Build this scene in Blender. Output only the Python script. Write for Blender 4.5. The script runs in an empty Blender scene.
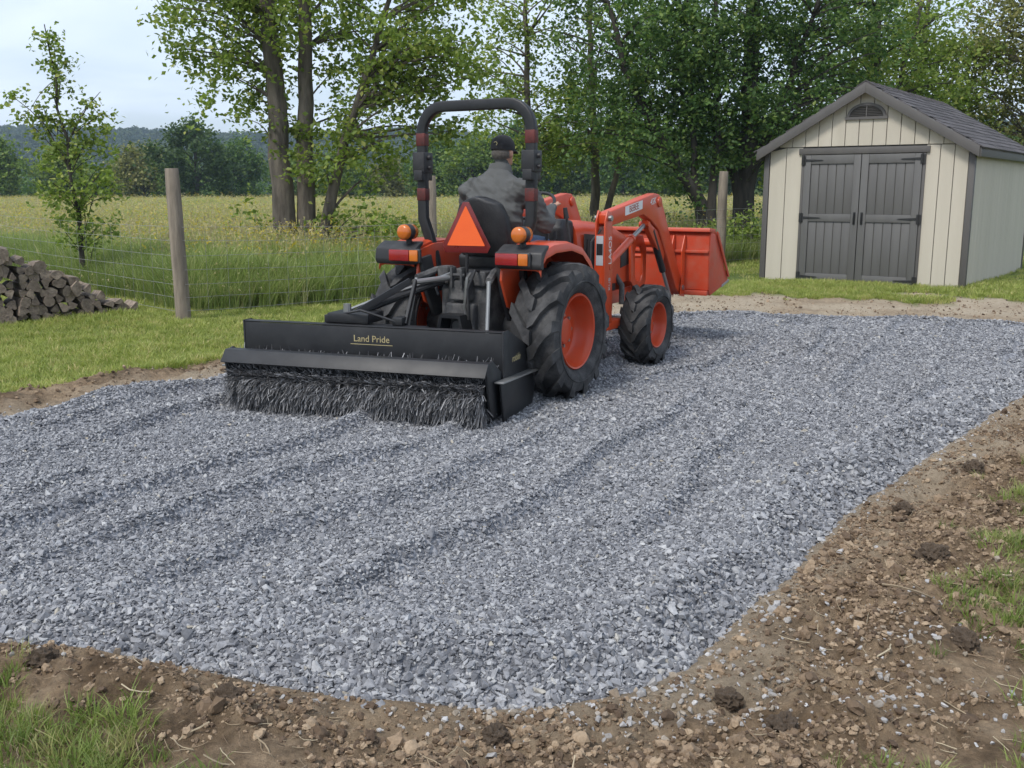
import bpy, bmesh, math, random
import numpy as np
from mathutils import Vector, Matrix, Euler

random.seed(7)
rng = np.random.default_rng(7)
R = math.radians
scene = bpy.context.scene
COL = scene.collection

# ------------------------------------------------------------------ camera
cam_d = bpy.data.cameras.new("camera")
cam_d.sensor_width = 36.0
cam_d.lens = 36.0 * 1000.0 / 1024.0
cam_d.clip_start = 0.05
cam_d.clip_end = 6000
cam = bpy.data.objects.new("camera", cam_d)
COL.objects.link(cam)
cam.location = (0, 0, 1.65)
cam.rotation_euler = (math.pi / 2 - math.atan(0.194), 0, 0)
scene.camera = cam

# ------------------------------------------------------------------ sky
SUN_EL, SUN_AZ = R(52), R(-140)      # azimuth measured from +Y towards +X
world = bpy.data.worlds.new("World")
scene.world = world
world.use_nodes = True
nt = world.node_tree
nt.nodes.clear()


def N(tree, t, loc=None, **kw):
    n = tree.nodes.new(t)
    for k, v in kw.items():
        setattr(n, k, v)
    return n


def setin(n, **kw):
    for k, v in kw.items():
        n.inputs[k.replace('_', ' ')].default_value = v


out = N(nt, 'ShaderNodeOutputWorld')
bg = N(nt, 'ShaderNodeBackground')
sky = N(nt, 'ShaderNodeTexSky', sky_type='NISHITA')
sky.sun_disc = False
sky.sun_elevation = SUN_EL
sky.sun_rotation = SUN_AZ
sky.air_density = 1.0
sky.dust_density = 2.0
sky.ozone_density = 1.5
tc = N(nt, 'ShaderNodeTexCoord')
sep = N(nt, 'ShaderNodeSeparateXYZ')
nt.links.new(tc.outputs['Generated'], sep.inputs[0])
mz = N(nt, 'ShaderNodeMath', operation='MAXIMUM')
nt.links.new(sep.outputs['Z'], mz.inputs[0]); mz.inputs[1].default_value = 0.0
az = N(nt, 'ShaderNodeMath', operation='ADD')
nt.links.new(mz.outputs[0], az.inputs[0]); az.inputs[1].default_value = 0.12
dx = N(nt, 'ShaderNodeMath', operation='DIVIDE')
dy = N(nt, 'ShaderNodeMath', operation='DIVIDE')
nt.links.new(sep.outputs['X'], dx.inputs[0]); nt.links.new(az.outputs[0], dx.inputs[1])
nt.links.new(sep.outputs['Y'], dy.inputs[0]); nt.links.new(az.outputs[0], dy.inputs[1])
cmb = N(nt, 'ShaderNodeCombineXYZ')
nt.links.new(dx.outputs[0], cmb.inputs[0]); nt.links.new(dy.outputs[0], cmb.inputs[1])
cn = N(nt, 'ShaderNodeTexNoise')
setin(cn, Scale=0.75, Detail=6.0, Roughness=0.52, Distortion=0.5)
nt.links.new(cmb.outputs[0], cn.inputs['Vector'])
cr = N(nt, 'ShaderNodeMapRange')
setin(cr, From_Min=0.36, From_Max=0.68, To_Min=0.40, To_Max=0.97)
nt.links.new(cn.outputs['Fac'], cr.inputs['Value'])
mixc = N(nt, 'ShaderNodeMix', data_type='RGBA')
nt.links.new(cr.outputs[0], mixc.inputs['Factor'])
nt.links.new(sky.outputs[0], mixc.inputs['A'])
mixc.inputs['B'].default_value = (6.1, 6.8, 7.9, 1)     # bright thin cloud
nt.links.new(mixc.outputs['Result'], bg.inputs['Color'])
bg.inputs['Strength'].default_value = 0.1
nt.links.new(bg.outputs[0], out.inputs['Surface'])

# ------------------------------------------------------------------ sun (thin overcast)
sun_d = bpy.data.lights.new("sun", 'SUN')
sun_d.energy = 1.5
sun_d.angle = R(14)
sun_d.color = (1.0, 0.96, 0.9)
sun = bpy.data.objects.new("sun", sun_d)
COL.objects.link(sun)
sv = Vector((math.sin(SUN_AZ) * math.cos(SUN_EL), math.cos(SUN_AZ) * math.cos(SUN_EL), math.sin(SUN_EL)))
sun.rotation_euler = sv.to_track_quat('Z', 'Y').to_euler()

vs = scene.view_settings
vs.view_transform = 'Standard'
vs.look = 'None'
vs.exposure = 0.8
vs.gamma = 1.0
vs.use_curve_mapping = False
scene.render.engine = 'CYCLES'
scene.cycles.use_denoising = True
scene.cycles.max_bounces = 6
scene.cycles.diffuse_bounces = 3
scene.cycles.glossy_bounces = 2
scene.cycles.transmission_bounces = 3
scene.cycles.sample_clamp_indirect = 4.0


# ================================================================== helpers
def hash2(ix, iy, seed):
    h = (ix.astype(np.int64) * 374761393 + iy.astype(np.int64) * 668265263 + seed * 982451653) & 0xFFFFFFFF
    h = ((h ^ (h >> 13)) * 1274126177) & 0xFFFFFFFF
    h = h ^ (h >> 16)
    return (h & 0xFFFFFF) / float(0xFFFFFF)


def vnoise(x, y, seed=0):
    x = np.asarray(x, float); y = np.asarray(y, float)
    ix = np.floor(x); iy = np.floor(y)
    fx = x - ix; fy = y - iy
    fx = fx * fx * (3 - 2 * fx); fy = fy * fy * (3 - 2 * fy)
    a = hash2(ix, iy, seed); b = hash2(ix + 1, iy, seed)
    c = hash2(ix, iy + 1, seed); d = hash2(ix + 1, iy + 1, seed)
    return (a * (1 - fx) + b * fx) * (1 - fy) + (c * (1 - fx) + d * fx) * fy


def fbm(x, y, octv=4, seed=0, gain=0.5):
    s = 0; a = 1; t = 0
    for o in range(octv):
        s = s + a * (vnoise(x * 2 ** o + 17.3 * o, y * 2 ** o - 9.1 * o, seed + o) - 0.5)
        t += a; a *= gain
    return s / t * 2


def sstep(a, b, x):
    t = np.clip((np.asarray(x, float) - a) / (b - a), 0, 1)
    return t * t * (3 - 2 * t)


# ---- materials
def new_mat(name):
    m = bpy.data.materials.new(name)
    m.use_nodes = True
    t = m.node_tree
    t.nodes.clear()
    o = N(t, 'ShaderNodeOutputMaterial')
    p = N(t, 'ShaderNodeBsdfPrincipled')
    t.links.new(p.outputs[0], o.inputs['Surface'])
    return m, t, p, o


def ramp(t, fac, stops):
    r = N(t, 'ShaderNodeValToRGB')
    el = r.color_ramp.elements
    while len(el) < len(stops):
        el.new(0.5)
    for e, (p, c) in zip(el, stops):
        e.position = p
        e.color = (*c, 1)
    t.links.new(fac, r.inputs['Fac'])
    return r


def noise(t, scale, detail=4, rough=0.55, coord='Object', stretch=None):
    c = N(t, 'ShaderNodeTexCoord')
    n = N(t, 'ShaderNodeTexNoise')
    setin(n, Scale=scale, Detail=float(detail), Roughness=rough)
    if stretch:
        mp = N(t, 'ShaderNodeMapping')
        mp.inputs['Scale'].default_value = stretch
        t.links.new(c.outputs[coord], mp.inputs[0])
        t.links.new(mp.outputs[0], n.inputs['Vector'])
    else:
        t.links.new(c.outputs[coord], n.inputs['Vector'])
    return n


def simple(name, c1, c2=None, scale=8, rough=0.6, bump=0.0, bscale=40, metal=0.0, stretch=None, spec=0.5,
           dust=None, dust_amt=0.5, rnd=0.0):
    m, t, p, o = new_mat(name)
    c2 = c2 or tuple(x * 0.75 for x in c1)
    n = noise(t, scale, 5, 0.6, stretch=stretch)
    r = ramp(t, n.outputs['Fac'], [(0.32, c2), (0.68, c1)])
    colr = r.outputs[0]
    if dust:
        n2 = noise(t, scale * 0.6 + 3, 6, 0.65)
        mr = N(t, 'ShaderNodeMapRange')
        setin(mr, From_Min=0.45, From_Max=0.75, To_Min=0.0, To_Max=dust_amt)
        t.links.new(n2.outputs['Fac'], mr.inputs['Value'])
        mx = N(t, 'ShaderNodeMix', data_type='RGBA')
        t.links.new(mr.outputs[0], mx.inputs['Factor'])
        t.links.new(colr, mx.inputs['A'])
        mx.inputs['B'].default_value = (*dust, 1)
        colr = mx.outputs['Result']
    if rnd:
        oi = N(t, 'ShaderNodeObjectInfo')
        mr = N(t, 'ShaderNodeMapRange')
        setin(mr, To_Min=1 - rnd, To_Max=1 + rnd)
        t.links.new(oi.outputs['Random'], mr.inputs['Value'])
        hs = N(t, 'ShaderNodeHueSaturation')
        t.links.new(mr.outputs[0], hs.inputs['Value'])
        t.links.new(colr, hs.inputs['Color'])
        colr = hs.outputs[0]
    t.links.new(colr, p.inputs['Base Color'])
    rr = N(t, 'ShaderNodeMapRange')
    setin(rr, To_Min=max(0.05, rough - 0.12), To_Max=min(1, rough + 0.12))
    t.links.new(n.outputs['Fac'], rr.inputs['Value'])
    t.links.new(rr.outputs[0], p.inputs['Roughness'])
    p.inputs['Metallic'].default_value = metal
    p.inputs['Specular IOR Level'].default_value = spec
    if bump:
        b = N(t, 'ShaderNodeBump')
        setin(b, Strength=bump, Distance=0.02)
        nb = noise(t, bscale, 5, 0.6, stretch=stretch)
        t.links.new(nb.outputs['Fac'], b.inputs['Height'])
        t.links.new(b.outputs[0], p.inputs['Normal'])
    return m


def leaf_mat(name, stops, transl=0.4, per='island', rough=0.55, objvar=0.25):
    m, t, p, o = new_mat(name)
    if per == 'island':
        g = N(t, 'ShaderNodeNewGeometry')
        f = g.outputs['Random Per Island']
    else:
        g = N(t, 'ShaderNodeObjectInfo')
        f = g.outputs['Random']
    r = ramp(t, f, stops)
    n = noise(t, 0.55, 3, 0.5, coord='Object')
    mr = N(t, 'ShaderNodeMapRange')
    setin(mr, From_Min=0.3, From_Max=0.7, To_Min=1 - objvar, To_Max=1 + objvar)
    t.links.new(n.outputs['Fac'], mr.inputs['Value'])
    hs = N(t, 'ShaderNodeHueSaturation')
    t.links.new(mr.outputs[0], hs.inputs['Value'])
    t.links.new(r.outputs[0], hs.inputs['Color'])
    t.links.new(hs.outputs[0], p.inputs['Base Color'])
    p.inputs['Roughness'].default_value = rough
    p.inputs['Specular IOR Level'].default_value = 0.3
    tr = N(t, 'ShaderNodeBsdfTranslucent')
    hs2 = N(t, 'ShaderNodeHueSaturation')
    setin(hs2, Saturation=1.1, Value=1.5)
    t.links.new(hs.outputs[0], hs2.inputs['Color'])
    t.links.new(hs2.outputs[0], tr.inputs['Color'])
    ms = N(t, 'ShaderNodeMixShader')
    ms.inputs[0].default_value = transl
    t.links.new(p.outputs[0], ms.inputs[1])
    t.links.new(tr.outputs[0], ms.inputs[2])
    t.links.new(ms.outputs[0], o.inputs['Surface'])
    return m


# ---- mesh builder
def mesh_from(name, v, f, smooth=None, mats=(), mi=None):
    me = bpy.data.meshes.new(name)
    me.from_pydata([tuple(p) for p in v], [], f)
    for m in mats:
        me.materials.append(m)
    if mi is not None:
        me.polygons.foreach_set('material_index', np.asarray(mi, dtype=np.int32))
    if smooth is not None:
        me.shade_smooth()
        me.set_sharp_from_angle(angle=R(smooth))
    return me


def fast_mesh(name, verts, faces, mat=None, smooth=False):
    """verts (n,3) array; faces (m,k) array of one size"""
    me = bpy.data.meshes.new(name)
    verts = np.asarray(verts, np.float32); faces = np.asarray(faces, np.int32)
    k = faces.shape[1]
    me.vertices.add(len(verts)); me.vertices.foreach_set('co', verts.ravel())
    me.loops.add(faces.size); me.loops.foreach_set('vertex_index', faces.ravel())
    me.polygons.add(len(faces))
    me.polygons.foreach_set('loop_start', np.arange(0, faces.size, k, dtype=np.int32))
    me.polygons.foreach_set('use_smooth', np.full(len(faces), bool(smooth)))
    me.update(calc_edges=True)
    if mat:
        me.materials.append(mat)
    return me


class MB:
    def __init__(s):
        s.v = []; s.f = []; s.mi = []; s.cur = 0

    def add(s, v, f):
        b = len(s.v)
        s.v += [tuple(p) for p in v]
        s.f += [tuple(i + b for i in q) for q in f]
        s.mi += [s.cur] * len(f)
        return s

    def box(s, c, d, rot=None):
        hx, hy, hz = d[0] / 2, d[1] / 2, d[2] / 2
        pts = [Vector((x, y, z)) for x in (-hx, hx) for y in (-hy, hy) for z in (-hz, hz)]
        if rot is not None:
            M = Euler(rot).to_matrix()
            pts = [M @ p for p in pts]
        c = Vector(c)
        return s.add([p + c for p in pts], [(0, 1, 3, 2), (4, 6, 7, 5), (0, 4, 5, 1), (2, 3, 7, 6), (0, 2, 6, 4), (1, 5, 7, 3)])

    def b2(s, a, b):
        a = Vector(a); b = Vector(b)
        return s.box((a + b) / 2, [abs(q) for q in (b - a)])

    def prism(s, poly, ax, a, b):
        """poly list of 2D; ax 'x': (y,z), 'y': (x,z), 'z': (x,y)"""
        def P(p, t):
            if ax == 'x': return (t, p[0], p[1])
            if ax == 'y': return (p[0], t, p[1])
            return (p[0], p[1], t)
        n = len(poly)
        v = [P(p, a) for p in poly] + [P(p, b) for p in poly]
        f = [tuple(range(n))[::-1], tuple(range(n, 2 * n))]
        f += [(i, (i + 1) % n, n + (i + 1) % n, n + i) for i in range(n)]
        return s.add(v, f)

    def tube(s, pts, r, n=10, cap=True, flat=None, up=None):
        pts = [Vector(p) for p in pts]
        if not hasattr(r, '__len__'):
            r = [r] * len(pts)
        v = []; f = []
        ref = Vector(up) if up else None
        for i, p in enumerate(pts):
            if i == 0: d = pts[1] - p
            elif i == len(pts) - 1: d = p - pts[i - 1]
            else: d = (pts[i + 1] - p).normalized() + (p - pts[i - 1]).normalized()
            d.normalize()
            if ref is None:
                ref = Vector((0, 0, 1)) if abs(d.z) < 0.9 else Vector((0, 1, 0))
            a = (ref - d * ref.dot(d)).normalized()
            b = d.cross(a)
            if not up:
                ref = a
            for k in range(n):
                t = 2 * math.pi * k / n
                ca, sa = math.cos(t), math.sin(t)
                if flat:      # rounded rectangle section: flat=(wa, wb)
                    e = 0.35
                    ca = math.copysign(abs(ca) ** e, ca) * flat[0]
                    sa = math.copysign(abs(sa) ** e, sa) * flat[1]
                v.append(p + (a * ca + b * sa) * r[i])
        m = len(pts)
        for i in range(m - 1):
            for k in range(n):
                k2 = (k + 1) % n
                f.append((i * n + k, i * n + k2, (i + 1) * n + k2, (i + 1) * n + k))
        if cap:
            f.append(tuple(range(n))[::-1])
            f.append(tuple((m - 1) * n + k for k in range(n)))
        return s.add(v, f)

    def cyl(s, a, b, r, n=16):
        return s.tube([a, b], r, n)

    def lathe(s, prof, c, n=48, closed=False):
        """profile [(r, x)] about local x axis through c"""
        v = []; f = []
        for r, x in prof:
            for k in range(n):
                t = 2 * math.pi * k / n
                v.append((c[0] + x, c[1] + r * math.cos(t), c[2] + r * math.sin(t)))
        m = len(prof)
        rows = m if closed else m - 1
        for i in range(rows):
            j = (i + 1) % m
            for k in range(n):
                k2 = (k + 1) % n
                f.append((i * n + k, i * n + k2, j * n + k2, j * n + k))
        return s.add(v, f)

    def build(s, name, mats, parent=None, bevel=0.0, smooth=35, seg=2, loc=None):
        if not isinstance(mats, (list, tuple)):
            mats = [mats]
        me = bpy.data.meshes.new(name)
        me.from_pydata(s.v, [], s.f)
        for m in mats:
            me.materials.append(m)
        me.polygons.foreach_set('material_index', np.asarray(s.mi, dtype=np.int32))
        bm = bmesh.new(); bm.from_mesh(me)
        bmesh.ops.recalc_face_normals(bm, faces=bm.faces)
        if bevel:
            ed = [e for e in bm.edges if len(e.link_faces) == 2 and e.calc_face_angle(0) > R(28)]
            bmesh.ops.bevel(bm, geom=ed, offset=bevel, segments=seg, profile=0.5, affect='EDGES', clamp_overlap=True)
        bm.to_mesh(me); bm.free()
        if smooth:
            me.shade_smooth(); me.set_sharp_from_angle(angle=R(smooth))
        return link(name, me, parent, loc)


def link(name, me, parent=None, loc=None):
    o = bpy.data.objects.new(name, me)
    COL.objects.link(o)
    if parent: o.parent = parent
    if loc is not None: o.location = loc
    return o


def tag(o, label=None, cat=None, group=None, kind=None):
    if label: o['label'] = label
    if cat: o['category'] = cat
    if group: o['group'] = group
    if kind: o['kind'] = kind
    return o


def empty(name, loc, rz=0, parent=None):
    o = bpy.data.objects.new(name, None)
    o.empty_display_size = 0.2
    COL.objects.link(o)
    o.location = loc
    o.rotation_euler = (0, 0, rz)
    if parent: o.parent = parent
    return o


def text_mesh(name, txt, size, mat, parent, M, extr=0.0008, shear=0.0):
    cu = bpy.data.curves.new(name, 'FONT')
    cu.body = txt; cu.size = size; cu.extrude = extr; cu.align_x = 'CENTER'; cu.align_y = 'CENTER'; cu.shear = shear
    cu.resolution_u = 3
    t = bpy.data.objects.new('tmp_text', cu)
    COL.objects.link(t)
    dg = bpy.context.evaluated_depsgraph_get()
    me = bpy.data.meshes.new_from_object(t.evaluated_get(dg))
    bpy.data.objects.remove(t)
    me.name = name
    me.materials.clear(); me.materials.append(mat)
    o = link(name, me, parent)
    o.matrix_local = M
    return o


def basis(x, y, z, loc):
    M = Matrix((x, y, z)).transposed().to_4x4()
    M.translation = loc
    return M


# ---- scattering "stuff": points with rotation, scale and variant, instanced by geometry nodes
def scatter(name, pts, rot, scl, idx, variants, mat_slots=None):
    n = len(pts)
    me = bpy.data.meshes.new(name)
    me.vertices.add(n)
    me.vertices.foreach_set('co', np.asarray(pts, np.float32).ravel())
    a = me.attributes.new('rot', 'FLOAT_VECTOR', 'POINT'); a.data.foreach_set('vector', np.asarray(rot, np.float32).ravel())
    scl = np.asarray(scl, np.float32)
    if scl.ndim == 1: scl = np.repeat(scl[:, None], 3, 1)
    a = me.attributes.new('scl', 'FLOAT_VECTOR', 'POINT'); a.data.foreach_set('vector', scl.ravel())
    a = me.attributes.new('idx', 'INT', 'POINT'); a.data.foreach_set('value', np.asarray(idx, np.int32))
    o = link(name, me)
    coll = bpy.data.collections.new(name + '_shapes')
    for i, vm in enumerate(variants):
        vo = bpy.data.objects.new('%s_%02d' % (name, i), vm)
        coll.objects.link(vo)
    g = bpy.data.node_groups.new(name + '_nodes', 'GeometryNodeTree')
    g.interface.new_socket('Geometry', in_out='INPUT', socket_type='NodeSocketGeometry')
    g.interface.new_socket('Geometry', in_out='OUTPUT', socket_type='NodeSocketGeometry')
    gi = g.nodes.new('NodeGroupInput'); go = g.nodes.new('NodeGroupOutput')
    ci = g.nodes.new('GeometryNodeCollectionInfo')
    ci.inputs['Collection'].default_value = coll
    ci.inputs['Separate Children'].default_value = True
    ci.inputs['Reset Children'].default_value = True
    ip = g.nodes.new('GeometryNodeInstanceOnPoints')
    ip.inputs['Pick Instance'].default_value = True

    def na(nm, ty):
        q = g.nodes.new('GeometryNodeInputNamedAttribute')
        q.data_type = ty
        q.inputs['Name'].default_value = nm
        return [s for s in q.outputs if s.enabled and s.name == 'Attribute'][0]
    e2r = g.nodes.new('FunctionNodeEulerToRotation')
    g.links.new(na('rot', 'FLOAT_VECTOR'), e2r.inputs[0])
    g.links.new(e2r.outputs[0], ip.inputs['Rotation'])
    g.links.new(na('scl', 'FLOAT_VECTOR'), ip.inputs['Scale'])
    g.links.new(na('idx', 'INT'), ip.inputs['Instance Index'])
    g.links.new(gi.outputs[0], ip.inputs['Points'])
    g.links.new(ci.outputs[0], ip.inputs['Instance'])
    g.links.new(ip.outputs[0], go.inputs[0])
    md = o.modifiers.new('scatter', 'NODES')
    md.node_group = g
    return o


def hull_stone(seed, flat=0.6, n=11, mat=None, smooth=False):
    r = np.random.default_rng(seed)
    p = r.normal(size=(n, 3)); p /= np.linalg.norm(p, axis=1)[:, None]
    p *= r.uniform(0.75, 1.0, (n, 1))
    p *= np.array([1.0, r.uniform(0.6, 0.85), flat * r.uniform(0.75, 1.2)]) * 0.5
    bm = bmesh.new()
    for q in p: bm.verts.new(q)
    bmesh.ops.convex_hull(bm, input=bm.verts)
    me = bpy.data.meshes.new('stone')
    bm.to_mesh(me); bm.free()
    if mat: me.materials.append(mat)
    if smooth: me.shade_smooth()
    return me


# ================================================================== ground
PAD = np.array([(-6.6, 3.9), (-5.6, 4.9), (-4.55, 6.05), (-3.74, 7.12), (-3.22, 7.83), (-2.61, 8.74), (-1.9, 9.8), (-1.02, 10.94),
                (0.05, 12.05), (1.16, 13.0), (1.97, 13.27), (3.26, 13.1), (4.98, 12.75), (6.28, 12.2), (7.7, 11.7), (6.6, 10.7), (5.3, 9.35),
                (4.26, 8.16), (3.4, 7.05), (2.65, 6.14), (2.12, 5.5), (1.78, 5.03), (1.31, 4.31), (1.02, 3.86), (0.67, 3.32), (0.43, 3.12),
                (0.16, 3.02), (-0.07, 2.99), (-0.44, 3.07), (-0.9, 3.17), (-1.51, 3.38), (-1.89, 3.44), (-3.0, 3.4), (-4.6, 3.35), (-6.2, 3.3)])
HEAD = R(30)                       # direction of travel of the tractor
HV = (math.sin(HEAD), math.cos(HEAD))


def pad_sd(x, y):
    """signed distance, positive inside the gravel pad"""
    x = np.asarray(x, float); y = np.asarray(y, float)
    sh = x.shape
    x = x.ravel(); y = y.ravel()
    d2 = np.full(x.shape, 1e9); ins = np.zeros(x.shape, bool)
    n = len(PAD)
    for i in range(n):
        ax, ay = PAD[i]; bx, by = PAD[(i + 1) % n]
        ex, ey = bx - ax, by - ay
        t = np.clip(((x - ax) * ex + (y - ay) * ey) / (ex * ex + ey * ey), 0, 1)
        d2 = np.minimum(d2, (x - ax - t * ex) ** 2 + (y - ay - t * ey) ** 2)
        c = ((ay > y) != (by > y)) & (x < ex * (y - ay) / (by - ay + 1e-12) + ax)
        ins ^= c
    d = np.sqrt(d2)
    return np.where(ins, d, -d).reshape(sh)


def edge_wob(x, y):
    return 0.13 * fbm(x * 1.9, y * 1.9, 3, 5) + 0.06 * fbm(x * 8, y * 8, 2, 8)


def lerp_w(x, y):
    """width of the bare-soil border outside the gravel"""
    A = np.array([(-3.5, 8.2, 0.75), (-2.3, 9.8, 0.7), (-1, 11.8, 0.5), (2, 14.5, 2.2), (5, 14, 2.3), (7, 12.8, 2.1), (4.5, 7.8, 1.1),
                  (3.2, 6, 0.95), (2.2, 4.8, 0.85), (1.5, 3.7, 0.95), (0.9, 2.9, 0.85), (0.2, 2.6, 0.75), (-0.6, 2.7, 0.6), (-1.4, 3.1, 0.3), (-2.2, 3.0, 0.3)])
    num = 0; den = 0
    for ax, ay, w in A:
        k = 1 / ((x - ax) ** 2 + (y - ay) ** 2 + 0.02) ** 1.6
        num = num + k * w; den = den + k
    return num / den


FENCE = [(-9.6, 18.2), (-4.10, 12.42), (-1.23, 15.5), (4.26, 20.6), (9.5, 25.4)]


def beyond_fence(x, y):
    """>0 beyond the fence line (meadow side), metres measured along y"""
    L = np.array([(-60, 66), (-9.6, 18.2), (-4.3, 12.95), (-1.23, 15.7), (4.26, 20.8), (9.5, 25.6), (70, 82)])
    return np.asarray(y, float) - np.interp(x, L[:, 0], L[:, 1])


def terr(x, y):
    x = np.asarray(x, float); y = np.asarray(y, float)
    z = 0.12 * sstep(12.5, 16, y) * sstep(-1.5, 3.5, x)
    z = z + 0.10 * sstep(9.5, 13.5, y) * sstep(-2.5, -5.0, x)
    far = sstep(16, 60, y)
    z = z + far * 0.25 * fbm(x * 0.06, y * 0.06, 2, 3)
    # gentle fall of the field towards the woods
    z = z - 1.2 * sstep(60, 400, y)
    return z


def soil_mask(x, y):
    """1 bare soil, 0 grass"""
    sd = -pad_sd(x, y)
    w = lerp_w(x, y) + (0.55 + 1.5 * sstep(12, 13.5, y)) * fbm(x * 0.9, y * 0.9, 4, 21, 0.6) + 0.18 * fbm(x * 6, y * 6, 2, 31)
    m = 1 - sstep(-0.10, 0.16, sd - w)
    return np.where(sd < 0, 1.0, m)


def dirt_lumps(x, y):
    a = fbm(x * 3.2, y * 3.2, 3, 41)
    b = fbm(x * 11, y * 11, 4, 42, 0.6)
    rid = 1 - np.abs(fbm(x * 5.5, y * 5.5, 3, 44))
    c = fbm(x * 26, y * 26, 3, 46, 0.6)
    return 0.060 * a + 0.055 * b + 0.05 * (rid - 0.75) + 0.022 * c


def ground_z(x, y):
    x = np.asarray(x, float); y = np.asarray(y, float)
    z = terr(x, y)
    sd = -pad_sd(x, y)
    near = 1 - sstep(14, 22, y)
    m = soil_mask(x, y) * sstep(0.0, 0.25, sd)
    # berm thrown up along the outer edge of the border
    w = lerp_w(x, y)
    berm = np.exp(-((sd - w * 0.75) / 0.22) ** 2) * (0.055 + 0.05 * fbm(x * 1.7, y * 1.7, 2, 51)) * (1 - sstep(9, 12, y))
    z = z + near * (m * dirt_lumps(x, y) * (1.0 - 0.55 * sstep(12, 13, y)) + berm)
    z = z + near * (1 - m) * 0.02 * fbm(x * 1.5, y * 1.5, 3, 61) * sstep(0.0, 0.2, sd)
    return z - 0.05 * (1 - sstep(-0.1, 0.05, sd))


def axis(fine_a, fine_b, step, lo, hi, gr):
    a = list(np.arange(fine_a, fine_b, step))
    s = step; p = a[-1]; up = []
    while p < hi:
        s *= gr; p += s; up.append(p)
    s = step; p = a[0]; dn = []
    while p > lo:
        s *= gr; p -= s; dn.append(p)
    return np.array(dn[::-1] + a + up)


def grid_mesh(name, xs, ys, zf, mat, attrs=None, keep=None):
    X, Y = np.meshgrid(xs, ys)
    Z = zf(X, Y)
    V = np.stack([X, Y, Z], -1).reshape(-1, 3)
    nx, ny = len(xs), len(ys)
    i = np.arange(nx * ny).reshape(ny, nx)
    F = np.stack([i[:-1, :-1], i[:-1, 1:], i[1:, 1:], i[1:, :-1]], -1).reshape(-1, 4)
    if keep is not None:
        kv = keep(X, Y).ravel()
        F = F[kv[F].any(1)]
        used = np.zeros(len(V), bool); used[F] = True
        mp = np.cumsum(used) - 1
        V = V[used]; F = mp[F]
        sel = used
    else:
        sel = slice(None)
    me = fast_mesh(name, V, F, mat, smooth=True)
    for k, fn in (attrs or {}).items():
        a = me.attributes.new(k, 'FLOAT', 'POINT')
        a.data.foreach_set('value', fn(X, Y).ravel()[sel].astype(np.float32))
    return link(name, me)


def attr(t, name):
    a = N(t, 'ShaderNodeAttribute'); a.attribute_name = name
    return a.outputs['Fac']


def ground_material():
    m, t, p, o = new_mat('soil and grass thatch')
    L = t.links.new
    n1 = noise(t, 3.4, 8, 0.7); n2 = noise(t, 23, 6, 0.7); n3 = noise(t, 0.35, 4, 0.5)
    dirt = ramp(t, n1.outputs['Fac'], [(0.30, (0.105, 0.072, 0.046)), (0.43, (0.20, 0.142, 0.09)), (0.53, (0.31, 0.228, 0.15)), (0.68, (0.43, 0.33, 0.225))])
    fine = ramp(t, n2.outputs['Fac'], [(0.3, (0.6, 0.6, 0.6)), (0.7, (1.3, 1.26, 1.2))])
    mu = N(t, 'ShaderNodeMix', data_type='RGBA', blend_type='MULTIPLY'); mu.inputs['Factor'].default_value = 1
    L(dirt.outputs[0], mu.inputs['A']); L(fine.outputs[0], mu.inputs['B'])
    sand = ramp(t, n2.outputs['Fac'], [(0.3, (0.36, 0.29, 0.205)), (0.7, (0.54, 0.46, 0.35))])
    ms = N(t, 'ShaderNodeMix', data_type='RGBA')
    L(attr(t, 'sand'), ms.inputs['Factor']); L(mu.outputs['Result'], ms.inputs['A']); L(sand.outputs[0], ms.inputs['B'])
    thatch = ramp(t, n2.outputs['Fac'], [(0.3, (0.07, 0.105, 0.025)), (0.55, (0.12, 0.165, 0.045)), (0.75, (0.2, 0.2, 0.08))])
    far = ramp(t, n3.outputs['Fac'], [(0.3, (0.13, 0.17, 0.045)), (0.5, (0.19, 0.22, 0.06)), (0.7, (0.26, 0.26, 0.08))])
    mf = N(t, 'ShaderNodeMix', data_type='RGBA')
    L(attr(t, 'meadow'), mf.inputs['Factor']); L(thatch.outputs[0], mf.inputs['A']); L(far.outputs[0], mf.inputs['B'])
    mg = N(t, 'ShaderNodeMix', data_type='RGBA')
    L(attr(t, 'soil'), mg.inputs['Factor']); L(mf.outputs['Result'], mg.inputs['A']); L(ms.outputs['Result'], mg.inputs['B'])
    L(mg.outputs['Result'], p.inputs['Base Color'])
    p.inputs['Roughness'].default_value = 0.95
    p.inputs['Specular IOR Level'].default_value = 0.15
    b = N(t, 'ShaderNodeBump'); setin(b, Strength=1.0, Distance=0.035)
    nb = noise(t, 38, 8, 0.75)
    L(nb.outputs['Fac'], b.inputs['Height']); L(b.outputs[0], p.inputs['Normal'])
    return m


def sand_f(X, Y):
    f = sstep(11.5, 13.5, Y) * sstep(-0.5, 1, X) * (0.45 + 0.55 * sstep(-0.35, 0.15, fbm(X * 1.1, Y * 2.0, 4, 75, 0.6)))
    lf = 0.75 * sstep(6, 7.5, Y) * (1 - sstep(-1.5, 0.0, X)) * (1 - sstep(0.15, 0.6, -pad_sd(X, Y) + 0.25 * fbm(X * 2, Y * 2, 3, 71)))
    rt = 0.55 * (1 - sstep(0.2, 0.5, -pad_sd(X, Y) + 0.45 * fbm(X * 1.6, Y * 1.6, 3, 72)))
    return np.maximum(np.maximum(f, lf), rt * sstep(-1.3, 0.6, X + 0.5 * fbm(X * 3, Y * 3, 2, 73)))


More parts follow.
